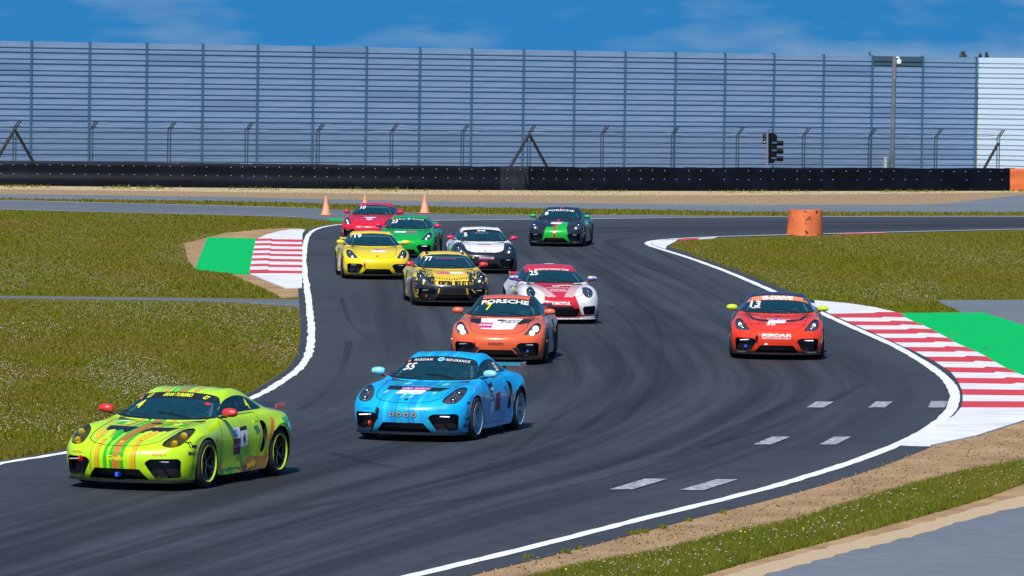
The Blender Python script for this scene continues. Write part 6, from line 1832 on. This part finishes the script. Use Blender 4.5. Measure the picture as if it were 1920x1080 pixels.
# 8 white and black car
car, pr = build_car('slant', G(967, 512.5), 1, 4.0, 'white race car with black nose and front wings and crimson mirrors, number 5', 'livery_blackwhite', 'm_magenta', 'satin_black', 'satin_black',
                    bonnet_c='paint_white', lamps=('chrome', 'lamp_dim'), person_label='driver behind the windscreen of the white and black car')
banner(pr, depth=.05); frit(pr); emblem(pr, m1='print_black'); corner_number(pr, '5', 'print_white', .09, -.46, 1.0, .1, .04, .05)
pr.text('banner_lettering', 'print_white', 'RNGK', .0, 1.140, .040, 'front', 1, .03, .1, width=.24); pr.poly('banner_lettering', 'pr_sky', [(-.03, 1.142), (.04, 1.142), (.05, 1.178), (-.02, 1.178)], 'front', 2)
pr.text('screen_lettering', 'print_grey', 'MOTORSPORT TEAM', .0, 1.085, .022, 'front', 1, .01, 0, width=.36)
pr.poly('event_sticker', 'pr_purple', [(-.16, -1.30), (.02, -1.30), (.02, -1.20), (-.15, -1.20)], 'top', 1); pr.poly('event_sticker', 'pr_magenta', [(.02, -1.30), (.20, -1.30), (.19, -1.20), (.02, -1.20)], 'top', 1)
bumper_text(pr, 'SPORTCAR', 'print_white', .43, .045, .42, bold=.02, u=.03); pr.poly('bumper_print', 'pr_magenta', [(-.18, .39), (.26, .40), (.24, .415), (-.18, .41)], 'front', 1)
tow(car, SL, -.34, .45, 'm_lime', .05); pr.build()

# 9 green car
car, pr = build_car('slant', G(817, 485), 1, -3.5, 'plain green race car with crimson mirrors, number 23, behind the yellow cars', 'paint_green', 'm_magenta', 'm_green', 'satin_black',
                    lamps=('lamp_dim', 'lamp_dim'), drl='drl', person_label='driver behind the windscreen of the plain green car')
banner(pr, depth=.05); frit(pr); corner_number(pr, '23', 'print_white', .085, -.42, 1.035, .2, .04, .08)
pr.text('banner_lettering', 'print_white', 'RUSSIAN', -.25, 1.135, .030, 'front', 1, .015, .0, width=.30, rot=.06, arc=-.1, spacing=1.2)
pr.text('banner_lettering', 'print_white', 'NDURANCE', .27, 1.134, .030, 'front', 1, .015, .0, width=.36, rot=-.075, arc=-.1, spacing=1.2)
pr.poly('banner_lettering', 'pr_sky', [(.0 + .055 * math.cos(t), 1.164 + .026 * math.sin(t)) for t in np.linspace(0, 6.28, 20)[:-1]], 'front', 1)
event_plate(pr, -1.30, .0, .34, side=True)
for u in (-.18, .02, .20): pr.poly('roof_print', 'pr_teal', [(u - .05, .22), (u + .05, .22), (u + .03, .50), (u - .03, .50)], 'top', 1)
pr.poly('bumper_print', 'print_white', [(-.05, .50), (.03, .50), (.02, .55), (-.04, .55)], 'front', 1); pr.build()

# 10 crimson car at the back
car, pr = build_car('slant', G(643, 452), -1, -5.5, 'crimson race car with crimson mirrors, number 10, farthest left at the back', 'paint_crimson', 'm_crimson', 'm_crimson', 'satin_black',
                    lamps=('lamp_dim', 'lamp_dim'), person_label='driver behind the windscreen of the crimson car at the back')
frit(pr); corner_number(pr, '10', 'print_white', .085, -.38, 1.06, .2, .04, .05)
pr.poly('event_sticker', 'print_white', [(-.20, -1.20), (.20, -1.20), (.12, -1.55), (0, -1.68), (-.12, -1.55)], 'top', 1); pr.poly('event_sticker', 'pr_purple', [(-.18, -1.35), (.18, -1.35), (.14, -1.52), (-.14, -1.52)], 'top', 2)
pr.text('event_sticker', 'print_white', 'SMP', 0, -1.47, .08, 'top', 3)
pr.text('bumper_lettering', 'print_white', 'POR', -.28, .47, .05, 'front', 1, .02); pr.poly('bumper_print', 'pr_purple', [(.34, .46), (.56, .47), (.54, .53), (.36, .52)], 'front', 1); pr.build()

# 11 black car with green nose
car, pr = build_car('slant', G(1097, 462.5), 1, -6.5, 'black race car with green nose panel, red centre stripe and green mirrors, number 9', 'livery_nine', 'm_green', 'satin_black', 'satin_black',
                    lamps=('chrome', 'lamp_dim'), person_label='driver behind the windscreen of the black car with green mirrors')
banner(pr, depth=.06); frit(pr)
pr.text('banner_lettering', 'print_white', 'PORSCHE', .0, 1.135, .045, 'front', 1, .02, .0, width=.88, arc=-.15)
pr.poly('number_disc', 'print_white', [(-.46 + .055 * math.cos(t), 1.04 + .05 * math.sin(t)) for t in np.linspace(0, 6.28, 20)[:-1]], 'front', 1)
pr.text('race_number', 'print_black', '9', -.46, 1.012, .055, 'front', 2, .02)
pr.poly('round_sticker', 'pr_coral', [(-.53, 1.07), (-.47, 1.095), (-.45, 1.12), (-.49, 1.11)], 'front', 1)
event_plate(pr, -1.42, -.01, .36)
for sg in (1, -1): pr.poly('bumper_print', 'print_white', [(sg * .60, .135), (sg * .80, .14), (sg * .76, .165), (sg * .60, .165)], 'front', 1)
pr.poly('bumper_print', 'print_white', [(-.05, .45), (.03, .45), (.03, .51), (-.05, .51)], 'front', 1); pr.build()
